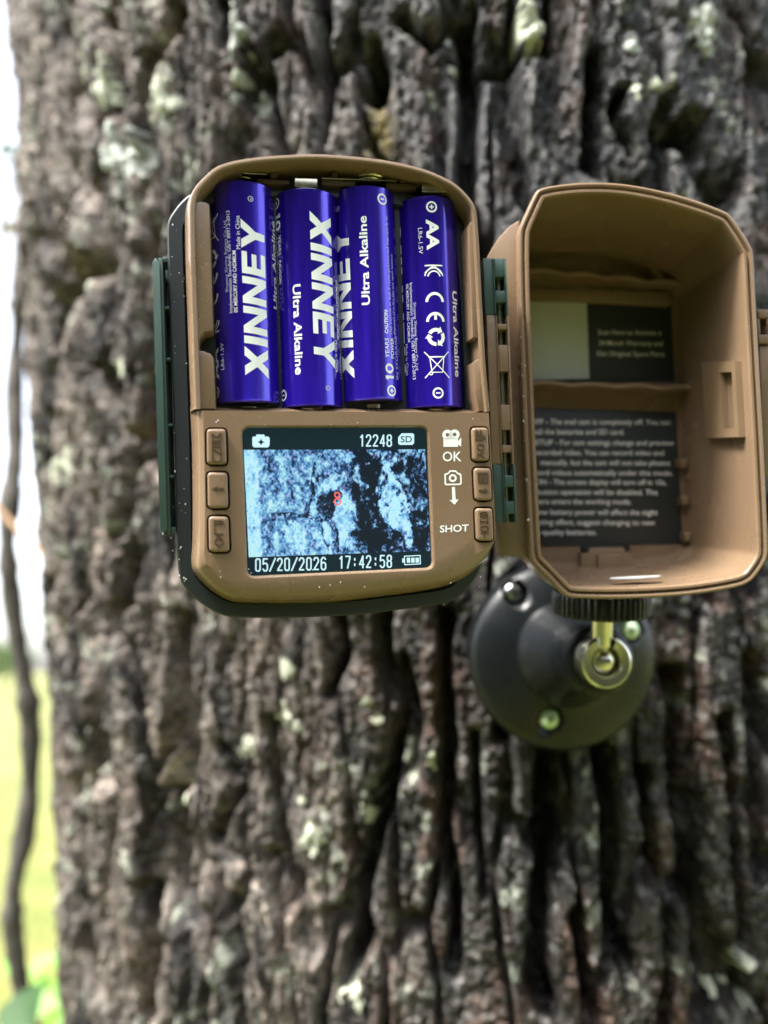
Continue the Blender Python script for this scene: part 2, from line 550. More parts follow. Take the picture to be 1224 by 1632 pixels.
def build_tree():
    th = u_axis(-1.36, .90, 800, -pi, pi, 34, 40)[:-1]
    zz = u_axis(-.345, .335, 800, -1.62, 3.6, 60, 90)
    TH, ZZ = np.meshgrid(th, zz)
    S = TH * TR_R
    s, z, h, plate, flake, pid, gid, left, wx, nid = bark_fields(S, ZZ)
    flare = np.exp(-(ZZ + 1.62) / .22) * (.16 + .05 * np.cos(TH * 5 + 1))
    taper = np.where(ZZ > .4, -(ZZ - .4) * .030, 0)
    R = TR_R - .018 + flare + taper + h * MM * .95
    X = R * np.sin(TH); Y = -R * np.cos(TH)
    V = np.stack([X, Y, ZZ], -1).reshape(-1, 3)
    nz, nt = TH.shape
    i = np.arange(nz - 1)[:, None] * nt; j = np.arange(nt)[None, :]; jn = (j + 1) % nt
    Q = np.stack([i + j, i + jn, i + nt + jn, i + nt + j], -1).reshape(-1, 4)
    # ---- colour of the bark (species, wetness, stains), bluish sky light painted in higher up
    tone = fbm(s / 16 + wx * .04, z / 40, 61, 4)
    red = sstep(.56, .68, fbm(s / 12, z / 30, 67, 4)) * (1 - .5 * left)
    pale = sstep(.50, .70, fbm(s / 7, z / 26, 71, 4)) * (.16 + .84 * left)
    wet = sstep(.35, .75, .5 * sstep(-120, 70, s) + .5 * fbm(s / 60, z / 90, 73, 2)) 
    top = sstep(-40, 160, z)                                      # greyer bark higher up, tinted by painted-in sky light
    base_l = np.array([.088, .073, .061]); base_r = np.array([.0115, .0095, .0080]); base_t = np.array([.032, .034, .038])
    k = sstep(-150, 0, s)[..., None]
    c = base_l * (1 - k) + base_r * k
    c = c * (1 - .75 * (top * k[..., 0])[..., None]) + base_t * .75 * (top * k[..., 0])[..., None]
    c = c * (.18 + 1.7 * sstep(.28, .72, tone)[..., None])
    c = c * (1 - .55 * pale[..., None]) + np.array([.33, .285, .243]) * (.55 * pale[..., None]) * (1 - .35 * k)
    c = c * (1 - .55 * red[..., None]) + np.array([.070, .036, .023]) * .55 * red[..., None]
    c = c * (.80 + .4 * gid[..., None])
    # yellow moss below the hollow near the top
    ma, mb = trunk_hit(598, 190)
    mm_ = np.exp(-((S - ma) / .0058) ** 2 - ((ZZ - mb) / .0135) ** 4) * sstep(.28, .5, fbm(s / 4, z / 4, 83, 3))
    c = c * (1 - mm_[..., None]) + np.array([.17, .125, .016]) * mm_[..., None]
    # small crusty lichen all over
    sl = sstep(.66, .72, fbm(s / 6.5, z / 9, 87, 3)) * sstep(.45, .6, fbm(s / 45, z / 60, 89, 2)) * (plate > .6)
    c = c * (1 - .75 * sl[..., None]) + np.array([.34, .37, .30]) * .75 * sl[..., None]
    me = bpy.data.meshes.new('trunk')
    me.vertices.add(len(V)); me.vertices.foreach_set('co', V.astype(np.float32).ravel())
    me.loops.add(len(Q) * 4); me.loops.foreach_set('vertex_index', Q.astype(np.int32).ravel())
    me.polygons.add(len(Q)); me.polygons.foreach_set('loop_start', np.arange(0, len(Q) * 4, 4, dtype=np.int32))
    me.update()
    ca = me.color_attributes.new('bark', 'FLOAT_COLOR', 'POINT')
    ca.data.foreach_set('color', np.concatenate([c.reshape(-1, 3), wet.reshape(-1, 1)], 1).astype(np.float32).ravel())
    me.shade_smooth()
    tree = empty('tree', FT @ Matrix.Translation((0, 0, -1.62)))
    tag(tree, 'thick rough-barked tree trunk with lichen, filling the picture behind the open trail camera', 'tree')
    m = bpy.data.materials.new('bark'); m.use_nodes = True
    nt_ = m.node_tree; b = nt_.nodes['Principled BSDF']
    at = nt_.nodes.new('ShaderNodeVertexColor'); at.layer_name = 'bark'
    tc = nt_.nodes.new('ShaderNodeTexCoord')
    n1 = nt_.nodes.new('ShaderNodeTexNoise'); n1.inputs['Scale'].default_value = 520; n1.inputs['Detail'].default_value = 6; n1.inputs['Roughness'].default_value = .65
    nt_.links.new(tc.outputs['Object'], n1.inputs[0])
    rmp = nt_.nodes.new('ShaderNodeMapRange'); rmp.inputs['From Min'].default_value = .30; rmp.inputs['From Max'].default_value = .70; rmp.inputs['To Min'].default_value = .06; rmp.inputs['To Max'].default_value = .94
    nt_.links.new(n1.outputs[0], rmp.inputs[0])
    mul = nt_.nodes.new('ShaderNodeMix'); mul.data_type = 'RGBA'; mul.blend_type = 'OVERLAY'; mul.inputs['Factor'].default_value = .9
    nt_.links.new(at.outputs['Color'], mul.inputs['A']); nt_.links.new(rmp.outputs[0], mul.inputs['B'])
    # crusty grains: every grain its own tone, some of them pale
    vo = nt_.nodes.new('ShaderNodeTexVoronoi'); vo.inputs['Scale'].default_value = 340; vo.inputs['Randomness'].default_value = 1
    ds = nt_.nodes.new('ShaderNodeMix'); ds.data_type = 'VECTOR'; ds.inputs['Factor'].default_value = .006
    nt_.links.new(tc.outputs['Object'], ds.inputs['A']); nt_.links.new(n1.outputs['Color'], ds.inputs['B'])
    nt_.links.new(ds.outputs['Result'], vo.inputs['Vector'])
    sx = nt_.nodes.new('ShaderNodeSeparateColor'); nt_.links.new(vo.outputs['Color'], sx.inputs[0])
    g1 = nt_.nodes.new('ShaderNodeMapRange'); g1.inputs['To Min'].default_value = .35; g1.inputs['To Max'].default_value = 1.65
    nt_.links.new(sx.outputs[0], g1.inputs[0])
    vm = nt_.nodes.new('ShaderNodeVectorMath'); vm.operation = 'SCALE'
    nt_.links.new(mul.outputs['Result'], vm.inputs[0]); nt_.links.new(g1.outputs[0], vm.inputs['Scale'])
    g2 = nt_.nodes.new('ShaderNodeMapRange'); g2.inputs['From Min'].default_value = .80; g2.inputs['From Max'].default_value = .88; g2.inputs['To Max'].default_value = .44
    nt_.links.new(sx.outputs[1], g2.inputs[0])
    pm = nt_.nodes.new('ShaderNodeMix'); pm.data_type = 'RGBA'; pm.inputs['B'].default_value = (.27, .265, .25, 1)
    nt_.links.new(g2.outputs[0], pm.inputs['Factor']); nt_.links.new(vm.outputs[0], pm.inputs['A'])
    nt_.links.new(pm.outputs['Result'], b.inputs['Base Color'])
    vb = nt_.nodes.new('ShaderNodeBump'); vb.inputs['Strength'].default_value = .8; vb.inputs['Distance'].default_value = .0016; vb.invert = True
    nt_.links.new(vo.outputs['Distance'], vb.inputs['Height'])
    mr = nt_.nodes.new('ShaderNodeMapRange'); mr.inputs['To Min'].default_value = .80; mr.inputs['To Max'].default_value = .15
    nt_.links.new(at.outputs['Alpha'], mr.inputs[0]); nt_.links.new(mr.outputs[0], b.inputs['Roughness'])
    bp = nt_.nodes.new('ShaderNodeBump'); bp.inputs['Strength'].default_value = .6; bp.inputs['Distance'].default_value = .0008
    nt_.links.new(n1.outputs[0], bp.inputs['Height']); nt_.links.new(vb.outputs[0], bp.inputs['Normal']); nt_.links.new(bp.outputs[0], b.inputs['Normal'])
    b.inputs['Specular IOR Level'].default_value = .55
    me.materials.append(m)
    o = bpy.data.objects.new('trunk', me); COL.objects.link(o); place(o, FT, tree)
    # ---- lichen crusts: raised skin lying on the bark, one part per patch
    N = np.zeros((nz, nt, 3))
    P3 = V.reshape(nz, nt, 3)
    du = np.roll(P3, -1, 1) - np.roll(P3, 1, 1); dv = np.gradient(P3, axis=0)
    N = np.cross(du, dv); N /= (np.linalg.norm(N, axis=-1, keepdims=True) + 1e-12)
    lm = mat('lichen', (.30, .33, .24), rough=.85, col2=(.52, .54, .43), vscale=260, bump=.8, bscale=900)
    lm2 = mat('lichen_grey', (.28, .31, .27), rough=.85, col2=(.48, .51, .46), vscale=260, bump=.8, bscale=900)
    for q, ((lx, ly), hw, hh) in enumerate(LICH):
        a, bz = trunk_hit(lx, ly)
        a2, _ = trunk_hit(lx + 5, ly); _, b2 = trunk_hit(lx, ly + 5)
        ra = abs(a2 - a) / 5 * hw; rb = abs(b2 - bz) / 5 * hh
        win = (np.abs(th * TR_R - a) < ra * 2.2); wz_ = (np.abs(zz - bz) < rb * 2.2)
        ci = np.nonzero(win)[0]; ri = np.nonzero(wz_)[0]
        if len(ci) < 3 or len(ri) < 3: continue
        sub = np.ix_(ri, ci)
        e = 1 - np.sqrt(((S[sub] - a) / ra) ** 2 + ((ZZ[sub] - bz) / rb) ** 2) + (fbm(s[sub] / 4, z[sub] / 6, 91 + q, 4, .7) - .5) * 2.6
        nn = fbm(s[sub] / 2.0, z[sub] / 2.0, 131 + q, 2)
        thick = np.clip(e * 2.2, 0, 1) * .0004 + nn * .0007 - .0001
        VV = P3[sub] + N[sub] * thick[..., None]
        keep = e > 0
        rr, cc = keep.shape
        idx = np.arange(rr * cc).reshape(rr, cc)
        kq = keep[:-1, :-1] & keep[1:, :-1] & keep[:-1, 1:] & keep[1:, 1:]
        fq = np.stack([idx[:-1, :-1], idx[:-1, 1:], idx[1:, 1:], idx[1:, :-1]], -1)[kq]
        if len(fq) < 6: continue
        used = np.unique(fq); remap = -np.ones(rr * cc, int); remap[used] = np.arange(len(used))
        me = bpy.data.meshes.new('lichen_patch')
        me.from_pydata(VV.reshape(-1, 3)[used].tolist(), [], remap[fq].tolist())
        me.shade_smooth(); me.materials.append(lm2 if ly < 900 and q % 3 == 0 else lm)
        lo = bpy.data.objects.new('lichen_patch', me); COL.objects.link(lo); place(lo, FT, tree)
    # crown high above: limbs and leaf-sized faces
    q = np.random.RandomState(77)
    lb = bmesh.new(); ends = []
    for k in range(12):
        a = radians(-70 + 175 * q.rand()); L_ = 1.4 + 1.6 * q.rand(); z0 = 2.6 + 1.0 * q.rand()
        p0 = Vector((0, 0, z0)); p2 = Vector((.6 + L_ * cos(a), .4 + L_ * sin(a), z0 + 1.0 + 1.4 * q.rand())); p1 = (p0 + p2) / 2 + Vector((0, 0, .3))
        tube(lb, [p0, p1, p2], [.08, .05, .015], 8); ends += [p1, (p1 + p2) / 2, p2]
    tube(lb, [Vector((0, 0, 3.5)), Vector((.1, .1, 4.6)), Vector((.2, .1, 5.8))], [.165, .10, .03], 14); ends += [Vector((.1, .1, 4.6)), Vector((.2, .1, 5.8)), Vector((.2, .1, 5.2))]
    finish(lb, 'limbs', mat('limb_bark', (.08, .07, .06), rough=.85, var=.3, vscale=20), FT, tree, ang=80)
    vs, fs = [], []
    for k in range(9000):
        e = ends[q.randint(len(ends))]; d = q.normal(size=3) * .42
        c_ = np.array(e) + d; u = q.normal(size=3); u /= np.linalg.norm(u); v = np.cross(u, q.normal(size=3)); v /= np.linalg.norm(v)
        s_ = .05 + .05 * q.rand(); m_ = len(vs)
        vs += [tuple(c_ - u * s_), tuple(c_ + v * s_ * .55), tuple(c_ + u * s_), tuple(c_ - v * s_ * .55)]; fs.append((m_, m_ + 1, m_ + 2, m_ + 3))
    me = bpy.data.meshes.new('crown'); me.from_pydata(vs, [], fs); me.materials.append(mat('leaf_green', (.05, .10, .025), rough=.6, col2=(.10, .16, .04), vscale=3))
    co = bpy.data.objects.new('crown', me); COL.objects.link(co); place(co, FT, tree)
    return tree
TREE = build_tree()
# ------------------------------------------------------------------ trail camera
CAMT = empty('trail_camera', FB)
tag(CAMT, 'opened brown trail camera with lit screen and four batteries, hinged to its empty back shell', 'trail camera')

OUT = [(301, 325), (301, 352), (302, 413), (305, 496), (308, 578), (310.5, 650), (312, 703), (313.5, 802), (313, 868), (310.5, 897),
       (313, 912), (335, 935), (357, 950), (376, 957), (426, 958), (475, 958), (530, 956.5), (575, 952), (631, 945), (687, 937),
       (725, 929), (756, 913), (775.5, 894), (788, 876), (792.5, 860), (791.7, 824), (786.7, 741), (782, 658), (778, 620), (773.5, 567), (767, 440),
       (762, 350), (758.8, 328), (747, 311), (729, 293), (706, 280), (676.5, 268), (632, 257), (588, 250.5), (544, 246.5), (506, 244),
       (472, 245), (423, 248), (384, 253), (362, 258), (343, 265), (326.5, 280), (313, 294), (305, 307)]
OUTL = [Vector(un(FB, *p)) for p in OUT]
iL = 5; iR = 27                       # indexes where the lower panel's top edge meets the outline

# dark front case behind
DK = [(289, 319), (271, 343), (266, 356), (266, 385), (269, 468), (274, 606), (276, 654), (279.5, 777), (281, 917), (301, 946), (328, 968), (352, 981), (377, 985),
      (450, 985.5), (520, 983), (575, 980), (631, 973), (687, 966), (725, 959), (750, 936), (768, 905), (776, 860), (768, 740), (757, 500), (748, 380),
      (735, 345), (700, 322), (640, 303), (560, 292), (460, 288), (390, 291), (340, 300), (308, 305)]
dk = chaikin([un(FB, *p, .006) for p in DK], 2)
bm = bmesh.new()
g = chaikin([un(FB, x + (7 if x < 500 else -5), y - (5 if y > 800 else 0), .006) for x, y in DK], 2)
loft(bm, [(inset(dk, .0035), .0072), (inset(dk, .0031), .0060), (inset(dk, .0004), .0060), (dk, .0064), (inset(dk, -.0001), .0140), (inset(dk, .0012), .0220), (inset(dk, .0050), .0280)], True, True)
case = finish(bm, 'front_case', DARK, FB, CAMT)
tag(case, 'dark green-black outer case behind the brown panel')

# latch on the left edge
bm = bmesh.new()
def lq(y0, y1, xa, xb, d0=.0062, d1=.0100):
    f = lambda x, y: (x + (y - 410) * .0292, y)
    quadbox(bm, FB, [f(xa, y0), f(xb, y0), f(xb, y1), f(xa, y1)], d0, d1, .0002)
r_ = .0011
f_ = lambda x, y: (x + (y - 410) * .0292, y)
quadbox(bm, FB, [f_(245, 409), f_(251, 409), f_(251, 853), f_(245, 853)], .0052, .0140, r_)
lq(411, 852, 251.4, 259.5, .0064, .0120)
for y in (409, 488, 570, 675, 757, 840):
    lq(y, y + (9 if y in (409, 840) else 4.5), 259.8, 268, .0066, .0120)
lq(418, 840, 259.8, 268, .0125, .0140)
finish(bm, 'latch', GREEN, FB, CAMT)

# lower panel with the openings for screen and buttons
def seg_px(pts, y=0): return [un(FB, *p, y) for p in pts]
low = [un(FB, 329, 652.5), un(FB, 764, 655)]
panel_out = chaikin([OUTL[i] for i in range(iL + 1, iR)], 2, closed=False)
panel_loop = [Vector(un(FB, 309.5, 652))] + panel_out + [Vector(un(FB, 781.2, 655.5))]
scr = [un(FB, 386, 681), un(FB, 681, 680.5), un(FB, 690.5, 905), un(FB, 395, 919)]
def round_poly(p, r, n=4):
    out = []
    m = len(p)
    for i in range(m):
        a, b, c = Vector(p[i - 1]), Vector(p[i]), Vector(p[(i + 1) % m])
        u = (a - b).normalized() * r; v = (c - b).normalized() * r
        for k in range(n + 1):
            t = k / n
            out.append((b + u) * (1 - t) ** 2 + b * 2 * t * (1 - t) + (b + v) * t * t)
    return out
scr_loop = round_poly(scr, .0016)
BTN = {  # name: quad in px (tl, tr, br, bl)
    'menu': [(329.5, 684), (360, 684), (361.5, 740.5), (330, 740.5)],
    'left': [(330.5, 753), (362.5, 753), (364, 810), (331.5, 810)],
    'play': [(332.5, 823), (364, 823), (366, 879.5), (333.5, 879.5)],
    'ok': [(750.5, 682), (776.5, 682), (778.5, 735), (752.5, 735)],
    'shot_cam': [(754, 746), (781, 746), (783, 797.5), (756.5, 797.5)],
    'shot': [(756.5, 810), (783.5, 810), (785.5, 862), (758.5, 862)],
}
btn_loops = {k: round_poly([un(FB, *p) for p in v], .00085, 4) for k, v in BTN.items()}
bm = bmesh.new()
ol = panel_loop
loops = [(inset(ol, -.0011), .0145), (inset(ol, -.0011), .0055), (inset(ol, .00018), .0021), (inset(ol, .0007), .0012), (inset(ol, .0013), .0007), (inset(ol, .0023), .00035), (inset(ol, .0030), 0.0)]
# the straight top edge stays sharp: clamp insets near it
ztop = min(ol[0].y, ol[-1].y)
def sharp_top(p, src, d):
    out = []
    for a, b in zip(p, src):
        k = min(1, max(0, (ztop - b.y) / .004))
        out.append(Vector((a.x, b.y - .0003 if k == 0 else a.y * k + b.y * (1 - k))) if d else Vector(a))
    return out
zb0 = un(FB, 540, 868)[1]; zb1 = un(FB, 540, 912)[1]
def side_k(q):
    t = min(1, max(0, (zb0 - q.y) / (zb0 - zb1)))
    ks = .55 if q.x < 0 else .12
    return ks + (1 - ks) * t
loops = [(p if i < 2 else [a + (b_ - a) * side_k(a) for a, b_ in zip(ol, p)], y) for i, (p, y) in enumerate(loops)]
loops2 = [(sharp_top(p, ol, i > 1), y) for i, (p, y) in enumerate(loops)]
R = loft(bm, loops2, True, False)
hole_rings = []
for lp, dep, ch in [(scr_loop, .0016, .00045)] + [(inset(b, -.00036), .0022, .00012) for b in btn_loops.values()]:
    rr = loft(bm, [(inset(lp, -ch), 0.0), (inset(lp, -ch * .35), ch * .35), (lp, ch), (lp, dep)], False, False)
    hole_rings.append(rr[0])
fill(bm, [R[-1]] + hole_rings)
panel = finish(bm, 'control_panel', BROWN, FB, CAMT, ang=28)

# upper lip of the battery bay (thin wall round the top) and side ledges
up = [Vector(un(FB, 781.2, 655.5))] + chaikin([OUTL[i] for i in list(range(iR, len(OUTL))) + list(range(0, iL + 1))], 2, closed=False) + [Vector(un(FB, 309.5, 652))]
def open_inset(p, d):
    q = inset(list(p), d)
    q[0] = Vector((p[0].x - d, p[0].y)); q[-1] = Vector((p[-1].x + d, p[-1].y))
    return q
bm = bmesh.new()
w = .0012
prof = [(-.0011, .0145), (-.0011, .0050), (-.0001, .0006), (.0002, .0001), (.0005, 0), (w - .0004, 0), (w - .0001, .0002), (w, .0006), (w + .0002, .0145)]
rows = [[bm.verts.new((q.x, y, q.y)) for q in open_inset(up, d)] for d, y in prof]
for A, B in zip(rows, rows[1:]):
    for i in range(len(A) - 1):
        bm.faces.new((A[i], A[i + 1], B[i + 1], B[i]))
finish(bm, 'battery_bay_rim', BROWN, FB, CAMT)
bm = bmesh.new()
fl = [un(FB, *p, .0152) for p in [(325, 340), (335, 652), (770, 655), (745, 340), (700, 285), (600, 268), (480, 265), (380, 272), (345, 285)]]
loft(bm, [(fl, .0152), (fl, .0165)], True, True)
finish(bm, 'battery_bay_floor', BAY_SHADE, FB, CAMT)
def ledge(name, pts, y0=.0008, y1=.0140):
    bm = bmesh.new()
    quadbox(bm, FB, pts, y0, y1, .00025)
    finish(bm, name, BROWN, FB, CAMT)
ledge('side_ledge', [(307.5, 324), (318, 321), (328, 322), (333.5, 326), (335, 372), (338, 470), (340, 523), (337, 527.5), (326, 529), (320, 535), (315, 545), (312.5, 546), (309, 430)])
ledge('side_ledge', [(313.5, 559), (324, 559), (336, 564), (340.5, 571), (343.5, 651.5), (316, 651.5)])
ledge('side_ledge', [(746, 360), (751, 352), (760, 349), (763, 440), (770.5, 541), (768, 543), (760, 538), (753.5, 537.5), (750, 450)])
ledge('side_ledge', [(754, 577), (762, 572), (771.5, 567.5), (775, 620), (777.5, 655), (763, 655), (757, 630)])
# contact carrier and metal contacts along the top of the bay
bm = bmesh.new()
quadbox(bm, FB, [(338, 300), (348, 283), (420, 279), (545, 280), (645, 287), (715, 302), (738, 322), (738, 332), (700, 322), (560, 308), (420, 304), (350, 306)], .0112, .0149, .0002)
carrier = finish(bm, 'contact_carrier', BAY_SHADE, FB, CAMT)
bm = bmesh.new()
for a, b, c, d in ((409, 284, 462, 292), (513, 286, 566, 295), (615, 291, 664, 300)):
    quadbox(bm, FB, [(a, b), (c, b + 3), (c, d + 2), (a, d)], .0045, .0100, .0002)
for x, y in ((436, 268), (642, 276), (533, 270)):
    quadbox(bm, FB, [(x - 5, y), (x + 5, y), (x + 5, y + 16), (x - 5, y + 16)], .0050, .0086, .0002)
finish(bm, 'carrier_block', BROWN_SHADED, FB, CAMT)
def metal(name, boxes, parent=CAMT, m=None):
    bm = bmesh.new()
    for p, y0, y1 in boxes: quadbox(bm, FB, p, y0, y1, .00015)
    return finish(bm, name, m or STEEL, FB, parent)
for x0, y0, x1, y1 in ((470, 283.5, 506, 297.5), (672.5, 292.5, 712, 306)):
    metal('battery_contact', [([(x0, y0), (x1, y0 + 1), (x1, y1 + 1), (x0, y1)], .0030, .0034), ([(x0, y0), (x1, y0 + 1), (x1, y0 + 3), (x0, y0 + 2)], .0034, .0090)])
for x0, y0, x1, y1 in ((350, 272.5, 425, 277.5), (512, 282.5, 632, 288)):
    metal('battery_contact', [([(x0, y0), (x1, y1 - 1), (x1, y1 + 1.2), (x0, y0 + 2.2)], .0040, .0085)])
def coil(px, py0, py1, r0, r1, y=.0085, turns=3):
    bm = bmesh.new()
    pts = []
    for i in range(turns * 12 + 1):
        t = i / (turns * 12)
        cx, cz = un(FB, px, py0 + (py1 - py0) * t, y)
        a = 2 * pi * turns * t
        rr = r0 + (r1 - r0) * t
        pts.append(Vector((cx + rr * cos(a), y + rr * sin(a), cz)))
    tube(bm, pts, .00035, 6)
    finish(bm, 'contact_spring', STEEL, FB, CAMT)
coil(389, 279, 291, .0042, .0026); coil(590, 287, 298, .0042, .0026)
coil(494, 650, 656, .0030, .0040, turns=2); coil(694, 651, 657, .0030, .0040, turns=2)

# buttons
def btn(name, key, label, deco):
    lp = btn_loops[key]
    bm = bmesh.new()
    t = -.0009
    loft(bm, [(lp, .0030), (lp, t + .0005), (inset(lp, .00012), t + .00018), (inset(lp, .00035), t + .00003), (inset(lp, .0006), t)], True, True)
    o = finish(bm, name, BROWN, FB, CAMT, ang=60)
    tag(o, label)
    q = BTN[key]
    def fn(u, v, y):       # u,v in 0..1 of the button quad (v downwards)
        ax = q[0][0] + (q[1][0] - q[0][0]) * u; bx = q[3][0] + (q[2][0] - q[3][0]) * u
        x = ax + (bx - ax) * v; yy = q[0][1] + (q[3][1] - q[0][1]) * v
        a, b = un(FB, x, yy, t)
        return (a, y, b)
    bm = bmesh.new()
    for vs, fs in deco:
        add_flat(bm, vs, fs, lambda a, b: fn(a, b, t - .00016))
    ret = bmesh.ops.extrude_face_region(bm, geom=list(bm.faces))
    for v in [e for e in ret['geom'] if isinstance(e, bmesh.types.BMVert)]: v.co.y += .00020
    finish(bm, 'raised_symbol', BROWN_SHADED, FB, o, ang=30)
GLY = {'M': [[(0, 0), (0, 1), (.5, .35), (1, 1), (1, 0)]], 'E': [[(1, 1), (0, 1), (0, 0), (1, 0)], [(0, .52), (.85, .52)]], 'N': [[(0, 0), (0, 1), (1, 0), (1, 1)]],
       'U': [[(0, 1), (0, .2), (.25, 0), (.75, 0), (1, .2), (1, 1)]], 'P': [[(0, 0), (0, 1), (.75, 1), (1, .86), (1, .6), (.75, .46), (0, .46)]], 'L': [[(0, 1), (0, 0), (.95, 0)]],
       'A': [[(0, 0), (.5, 1), (1, 0)], [(.2, .36), (.8, .36)]], 'Y': [[(0, 1), (.5, .48), (1, 1)], [(.5, .48), (.5, 0)]], 'O': [[(.3, 0), (0, .25), (0, .75), (.3, 1), (.7, 1), (1, .75), (1, .25), (.7, 0), (.3, 0)]],
       'K': [[(0, 0), (0, 1)], [(.95, 1), (0, .42)], [(.28, .58), (1, 0)]], 'S': [[(1, .82), (.75, 1), (.25, 1), (0, .84), (0, .64), (.2, .53), (.8, .47), (1, .36), (1, .16), (.75, 0), (.25, 0), (0, .18)]],
       'H': [[(0, 0), (0, 1)], [(1, 0), (1, 1)], [(0, .5), (1, .5)]], 'T': [[(0, 1), (1, 1)], [(.5, 1), (.5, 0)]]}
def stacked(s, u0, u1, v0, v1):
    out = []
    n = len(s); st = (v1 - v0) / n
    asp = 31.0 / 56.0                               # button width : height
    for i, ch in enumerate(s):
        for pl in GLY[ch]:
            for (a, b), (c_, d) in zip(pl, pl[1:]):
                P_ = [(u0 + (u1 - u0) * x, v0 + st * i + st * .74 * (1 - y) + st * .13) for x, y in ((a, b), (c_, d))]
                (xa, ya), (xb, yb) = [(p[0] * asp, p[1]) for p in P_]
                dv = Vector((xb - xa, yb - ya)).normalized() * .010
                q, f = line2d(xa - dv.x, ya - dv.y, xb + dv.x, yb + dv.y, .024)
                out.append(([(x / asp, y) for x, y in q], f))
    return out
arrow_l = [poly2d([(.22, .46), (.48, .38), (.48, .43), (.80, .43), (.80, .49), (.48, .49), (.48, .54)])]
arrow_r = [poly2d([(.84, .70), (.62, .79), (.62, .735), (.28, .735), (.28, .665), (.62, .665), (.62, .61)])]
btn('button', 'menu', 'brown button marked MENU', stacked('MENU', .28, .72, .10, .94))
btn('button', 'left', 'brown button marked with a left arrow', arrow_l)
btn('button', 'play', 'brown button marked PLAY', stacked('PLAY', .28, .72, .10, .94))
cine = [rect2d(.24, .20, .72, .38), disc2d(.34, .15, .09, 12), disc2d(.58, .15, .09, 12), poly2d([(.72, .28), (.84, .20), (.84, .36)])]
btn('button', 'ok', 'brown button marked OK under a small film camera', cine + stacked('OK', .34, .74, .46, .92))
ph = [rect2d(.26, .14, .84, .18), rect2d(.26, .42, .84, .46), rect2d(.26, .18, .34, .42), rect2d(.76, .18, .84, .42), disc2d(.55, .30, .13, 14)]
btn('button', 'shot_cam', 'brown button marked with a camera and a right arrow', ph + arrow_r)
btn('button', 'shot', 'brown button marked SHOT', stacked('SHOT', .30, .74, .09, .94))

# white print on the panel (pixels -> panel plane, a hair above it)
def pfn(a, b): 
    x, z = un(FB, a, b, 0); return (x, -.00004, z)
def ptext(s, x, y, w, h, bold=.0, slope=0.0):
    vs, fs = text_fit(s, 0, 0, w, h, bold)
    return [(x + a, y - b + a * slope) for a, b in vs], fs
bm = bmesh.new()
I = [ring2d(713, 693, 3.0, 8.2, 20), ring2d(724.5, 692.5, 3.0, 8.0, 20), rect2d(706.6, 697.5, 730, 712.2), poly2d([(729.5, 704), (735, 697), (735, 712), (729.5, 708)])]
for vs, fs in I: add_flat(bm, vs, fs, pfn)
finish(bm, 'film_camera_print', WHITEP, FB, panel)
bm = bmesh.new(); add_flat(bm, *ptext('OK', 705.5, 735, 30, 16, .012), pfn); finish(bm, 'lettering', WHITEP, FB, panel)
bm = bmesh.new()
# photo camera outline
o_ = [(708, 755), (713.5, 753.5), (716.5, 749.5), (726.5, 749.5), (729.5, 753), (734, 754.5), (735.5, 757), (736, 770), (734, 773), (710, 773.5), (708.3, 771)]
i_ = [(710.6, 757.5), (714.6, 756), (717.6, 752.2), (725.6, 752.2), (728.6, 755.6), (732, 757), (733, 758.5), (733.3, 769), (732, 770.6), (711.6, 771), (710.9, 769.5)]
vs = o_ + i_; n = len(o_)
add_flat(bm, vs, [(k, (k + 1) % n, n + (k + 1) % n, n + k) for k in range(n)], pfn)
add_flat(bm, *ring2d(721.5, 762, 3.2, 6.4, 20), pfn)
finish(bm, 'camera_print', WHITEP, FB, panel)
bm = bmesh.new()
add_flat(bm, *poly2d([(720, 776), (725, 776), (726.2, 796), (731, 796), (724.5, 804.5), (716, 797), (720.8, 797)]), pfn)
finish(bm, 'arrow_print', WHITEP, FB, panel)
bm = bmesh.new(); add_flat(bm, *ptext('SHOT', 701, 848.5, 46, 11.5, .02, -.04), pfn); finish(bm, 'lettering', WHITEP, FB, panel)

# ------------------------------------------------------------------ screen
SQ = [Vector(un(FB, *p, .0014)) for p in [(386, 681), (681, 680.5), (690.5, 905), (395, 919)]]
def sfn(y):
    def f(u, v):
        a = SQ[0] * (1 - u) + SQ[1] * u; b = SQ[3] * (1 - u) + SQ[2] * u
        p = a * (1 - v) + b * v
        return (p.x, y, p.y)
    return f
bm = bmesh.new()
rp = [sfn(.00135)(u, v) for u, v in [(p[0], p[1]) for p in rrect(.004, .996, .004, .996, .03)]]
loft(bm, [([(p[0], p[2]) for p in rp], .00135), ([(p[0], p[2]) for p in rp], .0030)], True, True)
screen = finish(bm, 'screen', LCDB, FB, CAMT)
tag(screen, 'small lit display showing a blue picture of bark')
